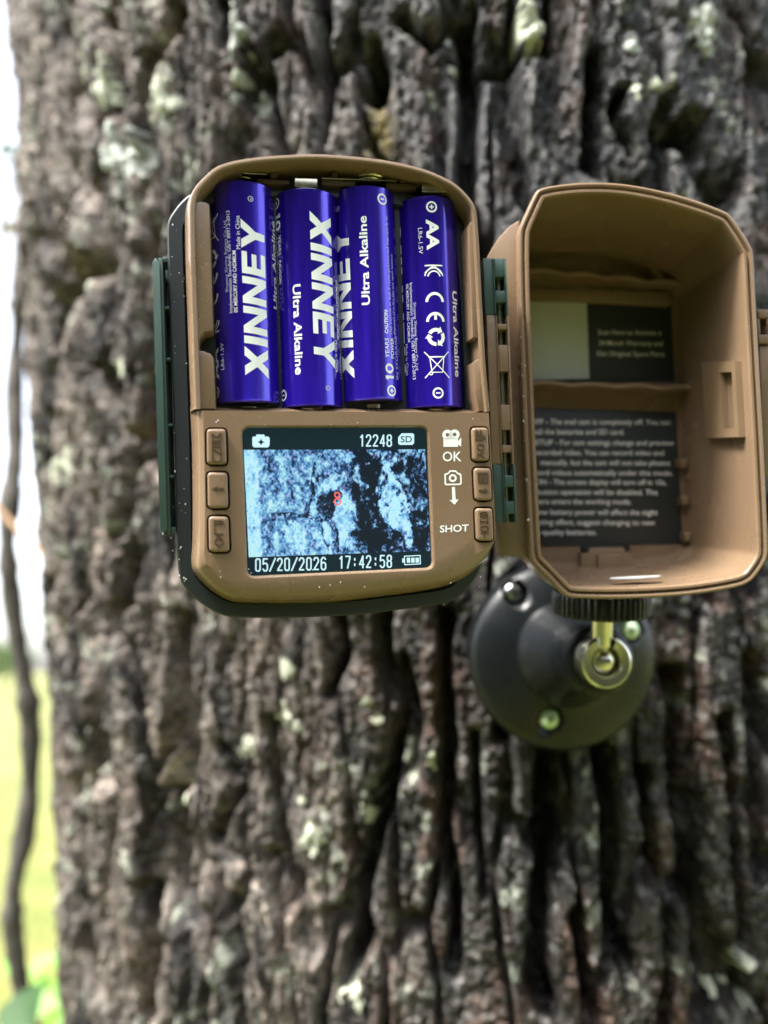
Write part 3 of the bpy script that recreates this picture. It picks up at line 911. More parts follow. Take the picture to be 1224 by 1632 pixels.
# live picture: coloured cells
nu, nv = 300, 170
U, V_ = np.meshgrid((np.arange(nu) + .5) / nu, (np.arange(nv) + .5) / nv)
def blob(cx, cy, rx, ry, k=1.0, seed=0, amp=.9):
    e = 1 - np.sqrt(((U - cx) / rx) ** 2 + ((V_ - cy) / ry) ** 2) + (fbm(U * 26, V_ * 15, 300 + seed, 4, .6) - .5) * amp * 2
    return np.clip(e * 4, 0, 1) * k
tex = fbm(U * 34 + (fbm(U * 8, V_ * 8, 201, 2) - .5) * 2.0, V_ * 11, 203, 4, .65)
fine = fbm(U * 90, V_ * 44, 207, 3, .6)
lum = .56 + (tex - .5) * 1.5 + (fine - .5) * .95
lum += .55 * sstep(.085, .055, U)
right = sstep(.50, .66, U)
lum -= right * (.36 - (tex - .5) * 1.1)
for cx, cy, rx, ry, k in ((.255, .86, .12, .16, .3), (.415, .82, .05, .20, .4), (.53, .70, .07, .32, .45), (.355, .50, .03, .24, .3), (.45, .33, .05, .07, .45), (.79, .46, .075, .34, .85), (.84, .64, .07, .2, .7), (.88, .82, .03, .14, .6), (.79, .08, .05, .1, .5), (.58, .10, .05, .1, .3)):
    lum += blob(cx, cy, rx, ry, k, int(cx * 100), .5)
for cx, cy, rx, ry, k in ((.43, .52, .045, .14, 1), (.475, .44, .04, .05, 1), (.64, .10, .08, .10, 1), (.70, .26, .08, .17, 1), (.66, .62, .10, .20, .9), (.68, .86, .12, .13, .9), (.90, .13, .06, .12, .8), (.92, .40, .04, .10, .7), (.95, .80, .05, .2, .9), (.83, .42, .015, .05, .9), (.62, .45, .05, .1, .7), (.21, .93, .05, .06, .4)):
    lum -= .55 * blob(cx, cy, rx, ry, k, int(cx * 90) + 7, .85)
for pts in ([(.385, .12), (.362, .30), (.33, .56), (.318, .63)], [(.318, .63), (.355, .65), (.395, .65)], [(.395, .66), (.40, .78), (.425, .96)], [(.46, .72), (.475, .80), (.48, .98)], [(.13, .60), (.22, .60), (.31, .62)], [(.58, .22), (.60, .36), (.625, .46)], [(.70, .40), (.73, .25)]):
    d, _ = seg_dist(U + (tex - .5) * .05, V_ + (fine - .5) * .06, [(a, b, 0) for a, b in pts])
    lum -= .65 * np.exp(-(d / .008) ** 2)
lum *= 1 - .07 * (np.arange(nv)[:, None] % 4 < 1)
lum = np.clip(lum, .0, 1.1)
# colour ramp black -> deep blue -> sky blue -> pale cyan
xp = [0, .25, .5, .75, 1.1]
cr = np.interp(lum, xp, [.006, .022, .100, .25, .46]); cg = np.interp(lum, xp, [.014, .070, .28, .58, .84]); cb = np.interp(lum, xp, [.022, .17, .56, .86, .98])
cr += .09 * (fine > .62) * (lum > .3); cb *= 1 - .1 * (tex > .6)
cols = np.stack([cr, cg, cb, np.ones_like(cr)], -1)
PQ = [Vector(un(FB, *p, .0013)) for p in [(388.5, 717), (677.5, 716), (685.5, 878), (396.5, 888)]]
gu, gv = np.meshgrid(np.linspace(0, 1, nu + 1), np.linspace(0, 1, nv + 1))
px_ = (PQ[0].x * (1 - gu) + PQ[1].x * gu) * (1 - gv) + (PQ[3].x * (1 - gu) + PQ[2].x * gu) * gv
pz_ = (PQ[0].y * (1 - gu) + PQ[1].y * gu) * (1 - gv) + (PQ[3].y * (1 - gu) + PQ[2].y * gu) * gv
me = bpy.data.meshes.new('live_picture')
VV = np.stack([px_, np.full_like(px_, .00130), pz_], -1).reshape(-1, 3)
i = np.arange(nv)[:, None] * (nu + 1); j = np.arange(nu)[None, :]
QQ = np.stack([i + j, i + nu + 1 + j, i + nu + 2 + j, i + j + 1], -1).reshape(-1, 4)
me.from_pydata(VV.tolist(), [], QQ.tolist())
ca = me.color_attributes.new('pix', 'FLOAT_COLOR', 'CORNER')
ca.data.foreach_set('color', np.repeat(cols.reshape(-1, 4), 4, axis=0).astype(np.float32).ravel())
lm = bpy.data.materials.new('lcd_picture'); lm.use_nodes = True
b = lm.node_tree.nodes['Principled BSDF']; at = lm.node_tree.nodes.new('ShaderNodeVertexColor'); at.layer_name = 'pix'
b.inputs['Base Color'].default_value = (.006, .006, .008, 1); b.inputs['Roughness'].default_value = .12; b.inputs['Specular IOR Level'].default_value = .3
lm.node_tree.links.new(at.outputs[0], b.inputs['Emission Color']); b.inputs['Emission Strength'].default_value = .165
me.materials.append(lm)
o = bpy.data.objects.new('live_picture', me); COL.objects.link(o); place(o, FB, screen)
# on-screen lettering, in photo pixels on the screen plane
def lfn(a, b):
    x, z = un(FB, a, b, .00122); return (x, .00122, z)
def lcd(name, items, m=LCDW):
    bm = bmesh.new()
    for vs, fs in items: add_flat(bm, vs, fs, lfn)
    finish(bm, name, m, FB, screen)
GL = {'0': [[(.25, 0), (0, .12), (0, .88), (.25, 1), (.75, 1), (1, .88), (1, .12), (.75, 0), (.25, 0)]], '1': [[(0, .80), (.9, 1), (.9, 0)]],
      '2': [[(0, .80), (.02, .88), (.25, 1), (.75, 1), (1, .86), (1, .66), (0, .02), (1, .02)]], '4': [[(.80, 0), (.80, 1), (0, .28), (1.05, .28)]],
      '5': [[(.95, 1), (.08, 1), (.02, .56), (.30, .62), (.75, .62), (1, .48), (1, .14), (.75, 0), (.25, 0), (0, .14)]],
      '6': [[(.95, .86), (.72, 1), (.28, 1), (0, .82), (0, .14), (.25, 0), (.75, 0), (1, .14), (1, .44), (.75, .58), (.25, .58), (0, .44)]],
      '7': [[(0, 1), (1, 1), (1, .84), (.42, 0)]], '8': [[(.25, .53), (.02, .66), (.02, .88), (.25, 1), (.75, 1), (.98, .88), (.98, .66), (.75, .53), (.25, .53), (0, .40), (0, .12), (.25, 0), (.75, 0), (1, .12), (1, .40), (.75, .53)]],
      '/': [[(0, -.04), (1, 1.04)]], ':': [[(.5, .20), (.5, .34)], [(.5, .66), (.5, .80)]]}
def lcd_char(ch, w, h):
    vs, fs = [], []
    t = 2.3
    for pl in GL[ch]:
        for (a, b), (c, d) in zip(pl, pl[1:]):
            x0, y0, x1, y1 = a * w, b * h, c * w, d * h
            dv = Vector((x1 - x0, y1 - y0)).normalized() * t * .35
            q, _ = line2d(x0 - dv.x, y0 - dv.y, x1 + dv.x, y1 + dv.y, t)
            fs.append(tuple(range(len(vs), len(vs) + 4))); vs += q
    return vs, fs
def digits(s, x, y, w, h, bold=.012, slope=0):
    cell = w / len(s); out = []
    for k, ch in enumerate(s):
        if ch == ' ': continue
        ww = cell * (.58 if ch not in '1:/' else (.26 if ch == '1' else .16 if ch == ':' else .75))
        vs, fs = lcd_char(ch, ww, h)
        xx = x + cell * k + (cell * .8 - ww) / 2
        out.append(([(xx + a, y - b + (xx - x) * slope) for a, b in vs], fs))
    return out
lcd('lettering', digits('12248', 572, 711, 55, 17.5))
lcd('lettering', digits('05/20/2026', 406.5, 910, 116, 19, slope=-.022))
lcd('lettering', digits('17:42:58', 539, 905.5, 88, 18.5, slope=-.022))
# camera icon with a diamond
lcd('camera_icon', [poly2d([(403, 696), (408, 695.5), (408.5, 692.5), (421, 692.5), (422, 695.5), (428, 696), (430, 699), (429.5, 710), (427, 713), (405, 713), (402.3, 710.5), (402, 698.5)])])
bm = bmesh.new()
for vs, fs in [poly2d([(416, 699), (418, 703), (422, 704.5), (418, 706.2), (416, 710), (414, 706.2), (410.3, 704.5), (414, 703)])]:
    add_flat(bm, vs, fs, lambda a, b: (lfn(a, b)[0], .00116, lfn(a, b)[2]))
finish(bm, 'camera_icon_mark', LCDB, FB, screen)
lcd('card_icon', [poly2d([(640, 690.5), (658, 690.5), (660, 692.5), (660, 706), (657.5, 709), (637, 709), (634.5, 706.5), (634.5, 697)])])
bm = bmesh.new()
vs, fs = ptext('SD', 638.5, 705, 18, 10.5, .01)
add_flat(bm, vs, fs, lambda a, b: (lfn(a, b)[0], .00116, lfn(a, b)[2]))
finish(bm, 'card_icon_mark', LCDB, FB, screen)
bt = [line2d(644, 886.5, 670, 885.2, 1.6), line2d(645, 900, 670.5, 898.6, 1.6), line2d(669.5, 885, 670, 899, 1.6), line2d(644.5, 887, 645, 900, 1.6), rect2d(641, 890, 644, 896.5)]
for k in range(3): bt.append(poly2d([(648 + k * 7, 889), (653.5 + k * 7, 888.7), (654 + k * 7, 896.6), (648.5 + k * 7, 897)]))
lcd('battery_icon', bt)
lcd('zoom_mark', [ring2d(537.5, 789, 2.8, 5.0, 14), ring2d(537.8, 799.6, 3.8, 6.0, 14)], LCDR)

# ------------------------------------------------------------------ hinge
def knuckle(name, m, x0, x1, spans, y0, y1, lean, par=CAMT, d0=.0060):
    """ladder-shaped hinge knuckle: left block, two rails and the rungs between the windows"""
    bm = bmesh.new()
    f = lambda x, y: (x + (y - y0) * lean, y)
    Fq = lambda xa, xb, ya, yb, a, b: quadbox(bm, FBH, [f(xa, ya), f(xb, ya), f(xb, yb), f(xa, yb)], a, b, .0002)
    xm = x0 + (x1 - x0) * .42
    Fq(x0, xm, y0, y1, d0 + .0006, d0 + .0060)
    Fq(xm + .2, xm + 2.2, y0, y1, d0, d0 + .0058)
    Fq(x1 - 3.2, x1, y0, y1, d0, d0 + .0058)
    prev = y0
    for a, b in spans + [(y1, y1)]:
        if a - prev > 1: Fq(xm + 2.4, x1 - 3.4, prev, a, d0 + .0003, d0 + .0058)
        prev = b
    return finish(bm, name, m, FBH, par)
FBH = frame(800, 620, .172, yaw=2, roll=-2.0)
HB = -.0010
knuckle('hinge_knuckle', GREEN, 769.5, 806.5, [(441, 463), (482, 501.5)], 411.5, 501.5, .045, d0=HB)
knuckle('hinge_knuckle', BROWN, 775, 811, [(501.8, 516), (525, 549.5), (592, 645), (685, 709.5), (721, 739.5)], 502, 739.5, .038, d0=HB)
knuckle('hinge_knuckle', GREEN, 785.5, 821, [(740, 757.5), (776, 799), (819, 832)], 740, 833, .036, d0=HB)
bm = bmesh.new()
pa, pb = un(FBH, 793, 420, .0025), un(FBH, 808.5, 833, .0025)
tube(bm, [(pa[0], .0025, pa[1]), (pb[0], .0025, pb[1])], .0010, 12)
finish(bm, 'hinge_pin', PIN, FBH, CAMT)

# ------------------------------------------------------------------ back shell
RIM = [(827.5, 361), (841, 331), (852, 307), (858, 300), (877.5, 294.6), (919, 289.7), (964.7, 289), (1006, 292.7), (1063, 304), (1120, 321), (1158, 336), (1166, 342), (1184.6, 368.6), (1199, 393), (1202.5, 402),
       (1205, 459), (1211, 573), (1217, 680), (1222, 780), (1226, 870), (1225, 888), (1218, 902), (1203, 923), (1192, 931), (1177, 937), (1120, 947), (1063, 952.5), (987, 955.6), (927, 954.8), (907, 953), (898, 948.5), (873.7, 922),
       (850, 899), (844.5, 890), (841.5, 827), (836, 714), (832, 619), (826, 459), (825.5, 375)]
rim = chaikin([un(FS, *p) for p in RIM], 2)
D = .0365
bm = bmesh.new()
L = [(inset(rim, .0052), D + .003), (inset(rim, .0025), D + .001), (inset(rim, .0016), D - .003), (inset(rim, .0004), .0060), (inset(rim, .0002), .0040), (rim, .0032), (rim, .0008), (inset(rim, .0002), .0002), (inset(rim, .0006), 0), (inset(rim, .0010), .0001), (inset(rim, .0012), .0007),
     (inset(rim, .0015), .0009), (inset(rim, .0017), .0003), (inset(rim, .0019), 0), (inset(rim, .0024), 0), (inset(rim, .0027), .0003), (inset(rim, .0028), .0010), (inset(rim, .0034), .0150), (inset(rim, .0050), D - .0022), (inset(rim, .0054), D - .0008), (inset(rim, .0062), D)]
loft(bm, L, True, True)
shell = finish(bm, 'back_shell', BROWN, FS, CAMT, ang=40)
tag(shell, 'deep empty brown half of the case with printed dark labels inside')
# hinge block on the left flank
bm = bmesh.new()
quadbox(bm, FS, [(775, 412), (786, 392), (797, 376), (812, 360), (828, 350), (833, 500), (836, 620), (845, 889), (797, 886), (792, 840), (788, 740), (776, 505)], .0042, .0120, .0004)
finish(bm, 'hinge_block', BROWN, FS, shell)
# latch hook on the right flank
bm = bmesh.new()
quadbox(bm, FS, [(1206, 493), (1228, 493), (1229, 507), (1210, 507)], .0040, .0100, .0003)
quadbox(bm, FS, [(1208, 533), (1230, 533), (1231, 547), (1210, 547)], .0040, .0100, .0003)
quadbox(bm, FS, [(1206, 507.4), (1211, 507.4), (1213, 532.6), (1208, 532.6)], .0042, .0100, .0003)
quadbox(bm, FS, [(1222, 507.4), (1229, 507.4), (1230, 532.6), (1223, 532.6)], .0042, .0100, .0003)
quadbox(bm, FS, [(1210, 551), (1233, 551), (1240, 760), (1218, 760)], .0050, .0100, .0003)
finish(bm, 'latch_hook', BROWN, FS, shell)
# scalloped battery ribs
def rib(xa, ya, xb, yb, n, amp, y0, th, name='battery_rib'):
    bm = bmesh.new()
    top, bot = [], []
    N = 48
    for k in range(N + 1):
        t = k / N
        x = xa + (xb - xa) * t; y = ya + (yb - ya) * t - amp * abs(sin(pi * n * t)) 
        a = un(FS, x, y, y0); top.append(Vector((a[0], a[1]))); bot.append(Vector((a[0], a[1] - th)))
    loop = top + bot[::-1]
    loft(bm, [(inset(loop, .0002), y0), (loop, y0 + .0002), (loop, D + .0004)], True, True)
    return finish(bm, name, BROWN_IN, FS, shell)
rib(838, 609, 1123, 618, 4, 4, D - .0075, .0011)
rib(838, 428, 1095, 452, 4, 5, D - .0070, .0012)
# arched pocket above the upper rib
bm = bmesh.new()
arc_o = [(838, 392), (900, 389), (960, 393), (1010, 402), (1045, 420), (1060, 442), (1058, 452)]
arc_i = [(1048, 448), (1046, 438), (1030, 420), (1000, 410), (955, 401), (900, 398), (838, 400)]
quadbox(bm, FS, chaikin(arc_o, 1, False) + chaikin(arc_i, 1, False), D - .0045, D + .0003, .0003)
finish(bm, 'pocket_wall', BROWN_IN, FS, shell)
bm = bmesh.new()
quadbox(bm, FS, [(838, 458), (1068, 464), (1076, 476), (1066, 488), (838, 476)], D - .0018, D + .0003, .0005)
finish(bm, 'pocket_wall', BROWN_IN, FS, shell)
# pocket frame on the right wall (four bars standing on the wall) 
def wallpt(px, py, y, off):
    """point on the right inner wall at local depth y"""
    base = inset(rim, .0030 + y * .04)
    z = un(FS, px, py, y)[1]
    best = None
    n = len(base)
    for k in range(n):
        a, b = base[k], base[(k + 1) % n]
        if a.x > .010 and (a.y - z) * (b.y - z) <= 0 and abs(a.y - b.y) > 1e-9:
            t = (z - a.y) / (b.y - a.y); x = a.x + (b.x - a.x) * t
            best = x if best is None else max(best, x)
    return Vector(((best if best is not None else .027) - off, y, z))
def wallbar(bm, z0, z1, y0, y1, off):
    P_ = []
    for (yy, pz) in ((y0, z0), (y1, z0), (y1, z1), (y0, z1)):
        for of in (-.0004, off):
            P_.append(wallpt(1200, pz, yy, of))
    v = [bm.verts.new(p) for p in P_]
    for f in ((0, 2, 4, 6), (1, 3, 5, 7), (0, 2, 3, 1), (2, 4, 5, 3), (4, 6, 7, 5), (6, 0, 1, 7)):
        bm.faces.new([v[k] for k in f])
bm = bmesh.new()
wallbar(bm, 575, 592, .0030, .0200, .0014)
wallbar(bm, 682, 696, .0030, .0200, .0014)
wallbar(bm, 592, 682, .0030, .0048, .0014)
wallbar(bm, 592, 682, .0105, .0200, .0014)
finish(bm, 'pocket_frame', BROWN_IN, FS, shell, ang=20)
# small toothed rail and clip
bm = bmesh.new()
for x, y in ((1083, 731), (1086, 791), (1090, 849)):
    quadbox(bm, FS, [(x, y), (x + 13, y - 1), (x + 12, y + 13), (x + 3, y + 14)], D - .0042, D, .0003)
for x, y in ((1096, 757), (1100, 805), (1104, 852)):
    quadbox(bm, FS, [(x, y), (x + 14, y), (x + 14, y + 6), (x, y + 6)], D - .0040, D, .0003)
quadbox(bm, FS, [(1090, 716), (1097, 716), (1110, 862), (1100, 862)], D - .0022, D, .0003)
finish(bm, 'toothed_rail', BROWN_IN, FS, shell)
bm = bmesh.new()
quadbox(bm, FS, [(927, 869.5), (1004, 867.5), (1005, 877.5), (927, 879.5)], D - .0012, D + .0003, .0002)
finish(bm, 'clip_slot', BLACK, FS, shell)
bm = bmesh.new()
quadbox(bm, FS, [(940, 873.5), (994, 872), (998, 880), (1008, 881), (1012, 930), (926, 932), (926, 883), (937, 882)], D - .0030, D + .0003, .0006)
quadbox(bm, FS, [(953, 884), (987, 883), (989, 925), (953, 926)], D - .0042, D - .0026, .0006)
finish(bm, 'clip', BROWN_IN, FS, shell)
# ramp at the lower right inside corner
bm = bmesh.new()
quadbox(bm, FS, [(1004, 905), (1075, 893), (1110, 868), (1135, 866), (1112, 905), (1100, 935), (1020, 935)], D - .0060, D + .0002, .0030)
finish(bm, 'corner_gusset', BROWN_IN, FS, shell)
# labels
def label(p, y, m=LABEL, th=.0002, name='label'):
    bm = bmesh.new(); quadbox(bm, FS, p, y - th, y + .0001, .00004)
    return finish(bm, name, m, FS, shell)
lab1 = label([(828, 482), (1070, 487), (1077, 608), (832, 609)], D, name='label')
tag(lab1, 'small dark label with warranty lettering')
sq = label([(838, 480), (935, 483), (939.5, 603.5), (840, 606)], D - .0003, LABELW, .0001, 'pale_square')
lab2 = label([(834, 649), (1078, 657), (1088, 867), (842, 872)], D)
tag(lab2, 'large dark label with operating instructions')
def labtext(par, s, x, y, w, h, slope):
    vs, fs = text_fit(s, 0, 0, w, h, .004)
    bm = bmesh.new()
    yy = D - .00034
    def fn(a, b):
        p = un(FS, x + a, y - b + a * slope, yy); return (p[0], yy, p[1])
    add_flat(bm, vs, fs, fn)
    finish(bm, 'lettering', LABELT, FS, par)
for s, x, y, w in (('Scan Here to Activate a', 953, 533, 101), ('24-Month Warranty and', 954, 550, 102), ('Get Original Spare Parts', 951, 567, 108)):
    labtext(lab1, s, x, y, w, 8.2, .012)
LN = [('OFF - The trail cam is completely off. You can', 846, 676, 1068), ('install the batteries and SD card.', 838, 692, 995), ('SETUP - For cam settings change and preview', 848, 709, 1074),
      ('recorded video. You can record video and', 851, 725, 1058), ('take photos manually, but the cam will not take photos', 803, 741, 1068), ('or record videos automatically under this mode.', 826, 757, 1072),
      ('ON - The screen display will turn off in 10s,', 853, 772, 1062), ('and button operation will be disabled. The', 836, 788, 1048), ('camera enters the working mode.', 840, 803, 1006),
      ('Low battery power will affect the night', 852, 820, 1048), ('shooting effect, suggest changing to new', 838, 836, 1044), ('high-quality batteries.', 840, 852, 951)]
for s, x0, y, x1 in LN:
    if x0 < 838: 
        while x0 < 838 and ' ' in s:
            k = s.index(' ') + 1; cw = (x1 - x0) / len(s); s = s[k:]; x0 += cw * k
    labtext(lab2, s, x0, y, x1 - x0, 8.8, .004)
# small flat scraps lying on the floor of the shell
bm = bmesh.new()
def floor_scrap(bm, pts, zoff=.0003):
    base = inset(rim, .0040)
    v = []
    for (x, y, dep) in pts:
        X = un(FS, x, y, dep)[0]
        zz_ = [q.y for q in base if abs(q.x - X) < .004 and q.y < 0]
        v.append(bm.verts.new((X, dep, (max(zz_) if zz_ else -.05) + zoff)))
    r = bmesh.ops.extrude_face_region(bm, geom=[bm.faces.new(v)])
    for e in r['geom']:
        if isinstance(e, bmesh.types.BMVert): e.co.z += .0003
floor_scrap(bm, [(972, 930, .0040), (1010, 930, .0034), (1050, 930, .0036), (1054, 930, .0055), (1010, 930, .0075), (975, 930, .0060)])
o = finish(bm, 'paper_scrap', PAPER, RIG @ FS, None, world=True)
tag(o, 'tiny white paper scrap on the floor of the brown back shell', 'paper')
# water beads on the case
bm = bmesh.new()
def bead(fr, x, y, r, dep=0.0):
    p = un(fr, x, y, dep)
    M_ = Matrix.Translation((p[0], dep, p[1])) @ Matrix.Diagonal((1, .55, 1 + rng.random() * .5, 1))
    bmesh.ops.create_icosphere(bm, subdivisions=2, radius=r, matrix=M_)
for _ in range(26):
    x = rng.uniform(320, 775); y = rng.uniform(905, 940) if rng.random() < .6 else rng.uniform(657, 678)
    bead(FB, x, y, rng.uniform(.00006, .00014))
for _ in range(30):
    bead(FB, 272 + rng.uniform(0, 26), rng.uniform(350, 930), rng.uniform(.00006, .00019), .0060)
for _ in range(16):
    t = rng.random(); bead(FB, 309 + t * 5 + rng.uniform(0, 18), 330 + t * 190, rng.uniform(.00005, .00010), .0008)
for _ in range(18):
    bead(FB, rng.uniform(380, 730), rng.uniform(962, 980), rng.uniform(.00005, .00012), .0062)
o = finish(bm, 'water_beads', WATER, FB, CAMT); tag(o, kind='stuff')
bm = bmesh.new()
for _ in range(36):
    y = rng.uniform(480, 870); bead(FS, 827 + (y - 480) * .038 + rng.uniform(0, 6), y, rng.uniform(.00010, .00026), .0002)
o = finish(bm, 'water_beads', WATER, FS, CAMT); tag(o, kind='stuff')
# ------------------------------------------------------------------ batteries
BR, BL = .00705, .0468
def make_battery():
    root = empty('battery', Matrix())
    def lat(prof, name, m, par):
        b_ = bmesh.new(); lathe(b_, [(r, y) for r, y in prof], 64, Matrix.Rotation(radians(90), 4, 'X'))
        return finish(b_, name, m, Matrix(), par, ang=40)
    h = BL / 2
    # wrapped can: negative end up (+z); lathe axis y -> z by the rotation (y up becomes +z)
    can = lat([(.0058, -h + .0002), (.0064, -h), (.0069, -h + .0001), (.00715, -h + .0004), (BR, -h + .0009), (BR, h - .0008), (.00712, h - .0003), (.0068, h - .00005), (.0060, h), (.0056, h - .0003)], 'wrapped_can', BLUE, root)
    lat([(.0004, h + .0001), (.0050, h + .00015), (.0056, h - .0002), (.0056, h - .0008)], 'negative_end', DARKM, root)
    lat([(.0056, -h + .0010), (.0056, -h + .0001), (.0030, -h - .0001), (.0027, -h - .0003), (.0026, -h - .0011), (.0022, -h - .0014), (.0004, -h - .0014)], 'positive_nub', DARKM, root)
    def band(items, name, m):
        """items: 2d polygons in (s along axis up, t round the can to the right), metres"""
        b_ = bmesh.new()
        for vs, fs in items:
            add_flat(b_, vs, fs, lambda a, b: (b, 0, a))
        b_.normal_update(); bmesh.ops.triangulate(b_, faces=b_.faces)
        ts = [v.co.x for v in b_.verts]
        t0, t1 = min(ts), max(ts)
        n = int((t1 - t0) / .0006)
        for k in range(1, n + 1):
            x = t0 + (t1 - t0) * k / (n + 1)
            bmesh.ops.bisect_plane(b_, geom=list(b_.verts) + list(b_.edges) + list(b_.faces), plane_co=(x, 0, 0), plane_no=(1, 0, 0))
        for v in b_.verts:
            a = v.co.x / BR; z = v.co.z
            v.co = Vector(((BR + .00003) * sin(a), -(BR + .00003) * cos(a), z))
        finish(b_, name, m, Matrix(), can, ang=60)
    def T(s, phi, s0, width, hgt, bold=0.0, shear=0.0):
        """line of print running up the can; phi = angle of its baseline in degrees (text top points left)"""
        vs, fs = text_fit(s, 0, 0, width, hgt, bold, shear)
        t = radians(phi) * BR
        return [(s0 + a, t - b) for a, b in vs], fs
    # block letters XINNEY, drawn as polygons in a unit box (x along, y up)
    def brand(phi, s0, hgt):
        k = .30
        G = {'X': (1.0, [[(0, 0), (.32, 0), (.5, .28), (.68, 0), (1, 0), (.67, .5), (1, 1), (.68, 1), (.5, .72), (.32, 1), (0, 1), (.33, .5)]]),
             'I': (.26, [[(0, 0), (.26, 0), (.26, 1), (0, 1)]]),
             'N': (.92, [[(0, 0), (.24, 0), (.24, 1), (0, 1)], [(.68, 0), (.92, 0), (.92, 1), (.68, 1)], [(.24, 1), (.24, .62), (.68, 0), (.68, .38)]]),
             'E': (.76, [[(0, 0), (.24, 0), (.24, 1), (0, 1)], [(.24, 0), (.76, 0), (.76, .21), (.24, .21)], [(.24, .40), (.70, .40), (.70, .60), (.24, .60)], [(.24, .79), (.76, .79), (.76, 1), (.24, 1)]]),
             'Y': (1.0, [[(.37, 0), (.63, 0), (.63, .42), (1, 1), (.70, 1), (.5, .66), (.30, 1), (0, 1), (.37, .42)]])}
        items = []; x = 0
        for ch in 'XINNEY':
            wd, ps = G[ch]
            for q, p in enumerate(ps):
                items.append(([(s0 + (x + a + b * .10) * hgt * 1.18, radians(phi) * BR - b * hgt) for a, b in p], [tuple(range(len(p)))]))
            x += wd + (.10 if ch != 'Y' else 0)
        return items
    band(brand(16, -.0183, .0052), 'brand_lettering', WHITEP)
    band(brand(196, -.0183, .0052), 'brand_lettering', WHITEP)
    for base in (0, 180):
        band([T('Ultra Alkaline', base + 50, -.0027, .0193, .0018, .022)], 'lettering', WHITEP)
    def ten(phi):
        t = radians(phi) * BR; s0 = -.0190; hh = .0022
        return [rect2d(s0 + .0004, t - hh, s0 + .0010, t), poly2d([(s0, t - hh * .72), (s0 + .0004, t - hh), (s0 + .0004, t - hh * .68)]),
                ([(s0 + .0026 + .0011 * cos(a) * k, t - hh / 2 + hh / 2 * sin(a) * (k if k > .9 else .62)) for a in [2 * pi * i / 20 for i in range(21)] for k in (.48, 1.0)], [(2 * i, 2 * i + 1, 2 * i + 3, 2 * i + 2) for i in range(20)])]
    def sign(phi, s0, plus):
        t = radians(phi) * BR
        out = [ring2d(s0, t, .00085, .00125, 20), line2d(s0 - .0005, t, s0 + .0005, t, .0003)] if plus else [ring2d(s0, t, .00085, .00125, 20), line2d(s0, t - .0005, s0, t + .0005, .0003)]
        if plus: out.append(line2d(s0, t - .0005, s0, t + .0005, .0003))
        return out
    band(sign(86, -.0213, True) + [*ten(92)], 'lettering', WHITEP)
    band(sign(82, .0206, False), 'polarity_sign', WHITEP)
    band([T('YEARS', 83, -.0141, .0043, .0010, .01), T('POWER', 95, -.0141, .0045, .0010, .01), T('CAUTION:', 83, -.0088, .0053, .0009, .03)], 'lettering', WHITEP)
    band([T('IN STORAGE', 106, -.0186, .0096, .0008, .0)], 'lettering', PALEP)
    band([T('May explode or leak if recharged,inserted improperly or', 92, -.0088, .0260, .0007, .0), T('disposed of in fire.Do not open battery.', 102, -.0088, .0180, .0007, .0)], 'lettering', PALEP)
    # symbol column
    A = 268
    def tt(p): return radians(p) * BR
    band(sign(A, -.0207, True), 'polarity_sign', WHITEP)
    band(sign(A, .0204, False), 'polarity_sign', WHITEP)
    # the symbol column reads the other way up on the flipped cell, same as the rest of the print
    band([T('AA', A + 10, -.0180, .0068, .0027, .04), T('LR6-1.5V', A + 26, -.0162, .0057, .0010, .0)], 'lettering', WHITEP)
    c0 = -.0056; rr = .0020
    kc = [line2d(-.0078, tt(A) - rr, -.0078, tt(A) + rr, .0003)]
    kc += [line2d(-.0078, tt(A), -.0058, tt(A) - rr, .0003), line2d(-.0078, tt(A), -.0062, tt(A) + rr, .0003), ring2d(-.0052, tt(A), .0012, .0015, 16, pi * .55, pi * 1.45), ring2d(-.0052, tt(A), .0019, .0022, 16, pi * .55, pi * 1.45)]
    band(kc, 'mark', WHITEP)
    band([(ring2d(.0002, tt(A), .0015, .0021, 18, pi * .5, pi * 1.5)), (ring2d(.0046, tt(A), .0015, .0021, 18, pi * .5, pi * 1.5)), rect2d(.0026, tt(A) - .0003, .0042, tt(A) + .0003)], 'mark', WHITEP)
    rec = []
    for k in range(3):
        a = 2 * pi * k / 3
        rec.append(ring2d(.0080, tt(A), .0012, .0020, 8, a, a + 1.45))
        ca_, sa = .0080 + .0016 * cos(a + 1.45), tt(A) + .0016 * sin(a + 1.45)
        dx, dy = -sin(a + 1.45), cos(a + 1.45)
        rec.append(poly2d([(ca_ + dx * .0009, sa + dy * .0009), (ca_ + dy * .0009, sa - dx * .0009), (ca_ - dy * .0009, sa + dx * .0009)]))
    band(rec, 'mark', WHITEP)
    t = tt(A); B0 = .0112
    bn = [line2d(B0, t - .0028, B0 + .0058, t + .0028, .00022), line2d(B0, t + .0028, B0 + .0058, t - .0028, .00022),
          line2d(B0 + .0012, t - .0016, B0 + .0046, t - .0012, .0002), line2d(B0 + .0012, t + .0016, B0 + .0046, t + .0012, .0002), line2d(B0 + .0046, t - .0012, B0 + .0046, t + .0012, .0002), line2d(B0 + .0012, t - .0019, B0 + .0012, t + .0019, .0003), ring2d(B0 + .0048, t + .0014, .0002, .00045, 10)]
    band(bn, 'mark', WHITEP)
    band([T('Shuyang Xinning Battery Co.,Ltd', A + 40, -.0000, .0150, .0007, .0)], 'lettering', PALEP)
    band([T('Made in China', 332, .0088, .0070, .0009, .0), T('0% MERCURY AND CADMIUM', 324, -.0045, .0130, .0008, .02), T('Implementation Standards: GB/T 8897.2-2013', 315, -.0045, .0215, .0008, .0)], 'lettering', WHITEP)
    band([ring2d(.0195, tt(352), .00045, .0006, 14)] + [T('R', 355, .0193, .0005, .0005, .0)], 'lettering', PALEP)
    return root
BAT = make_battery()
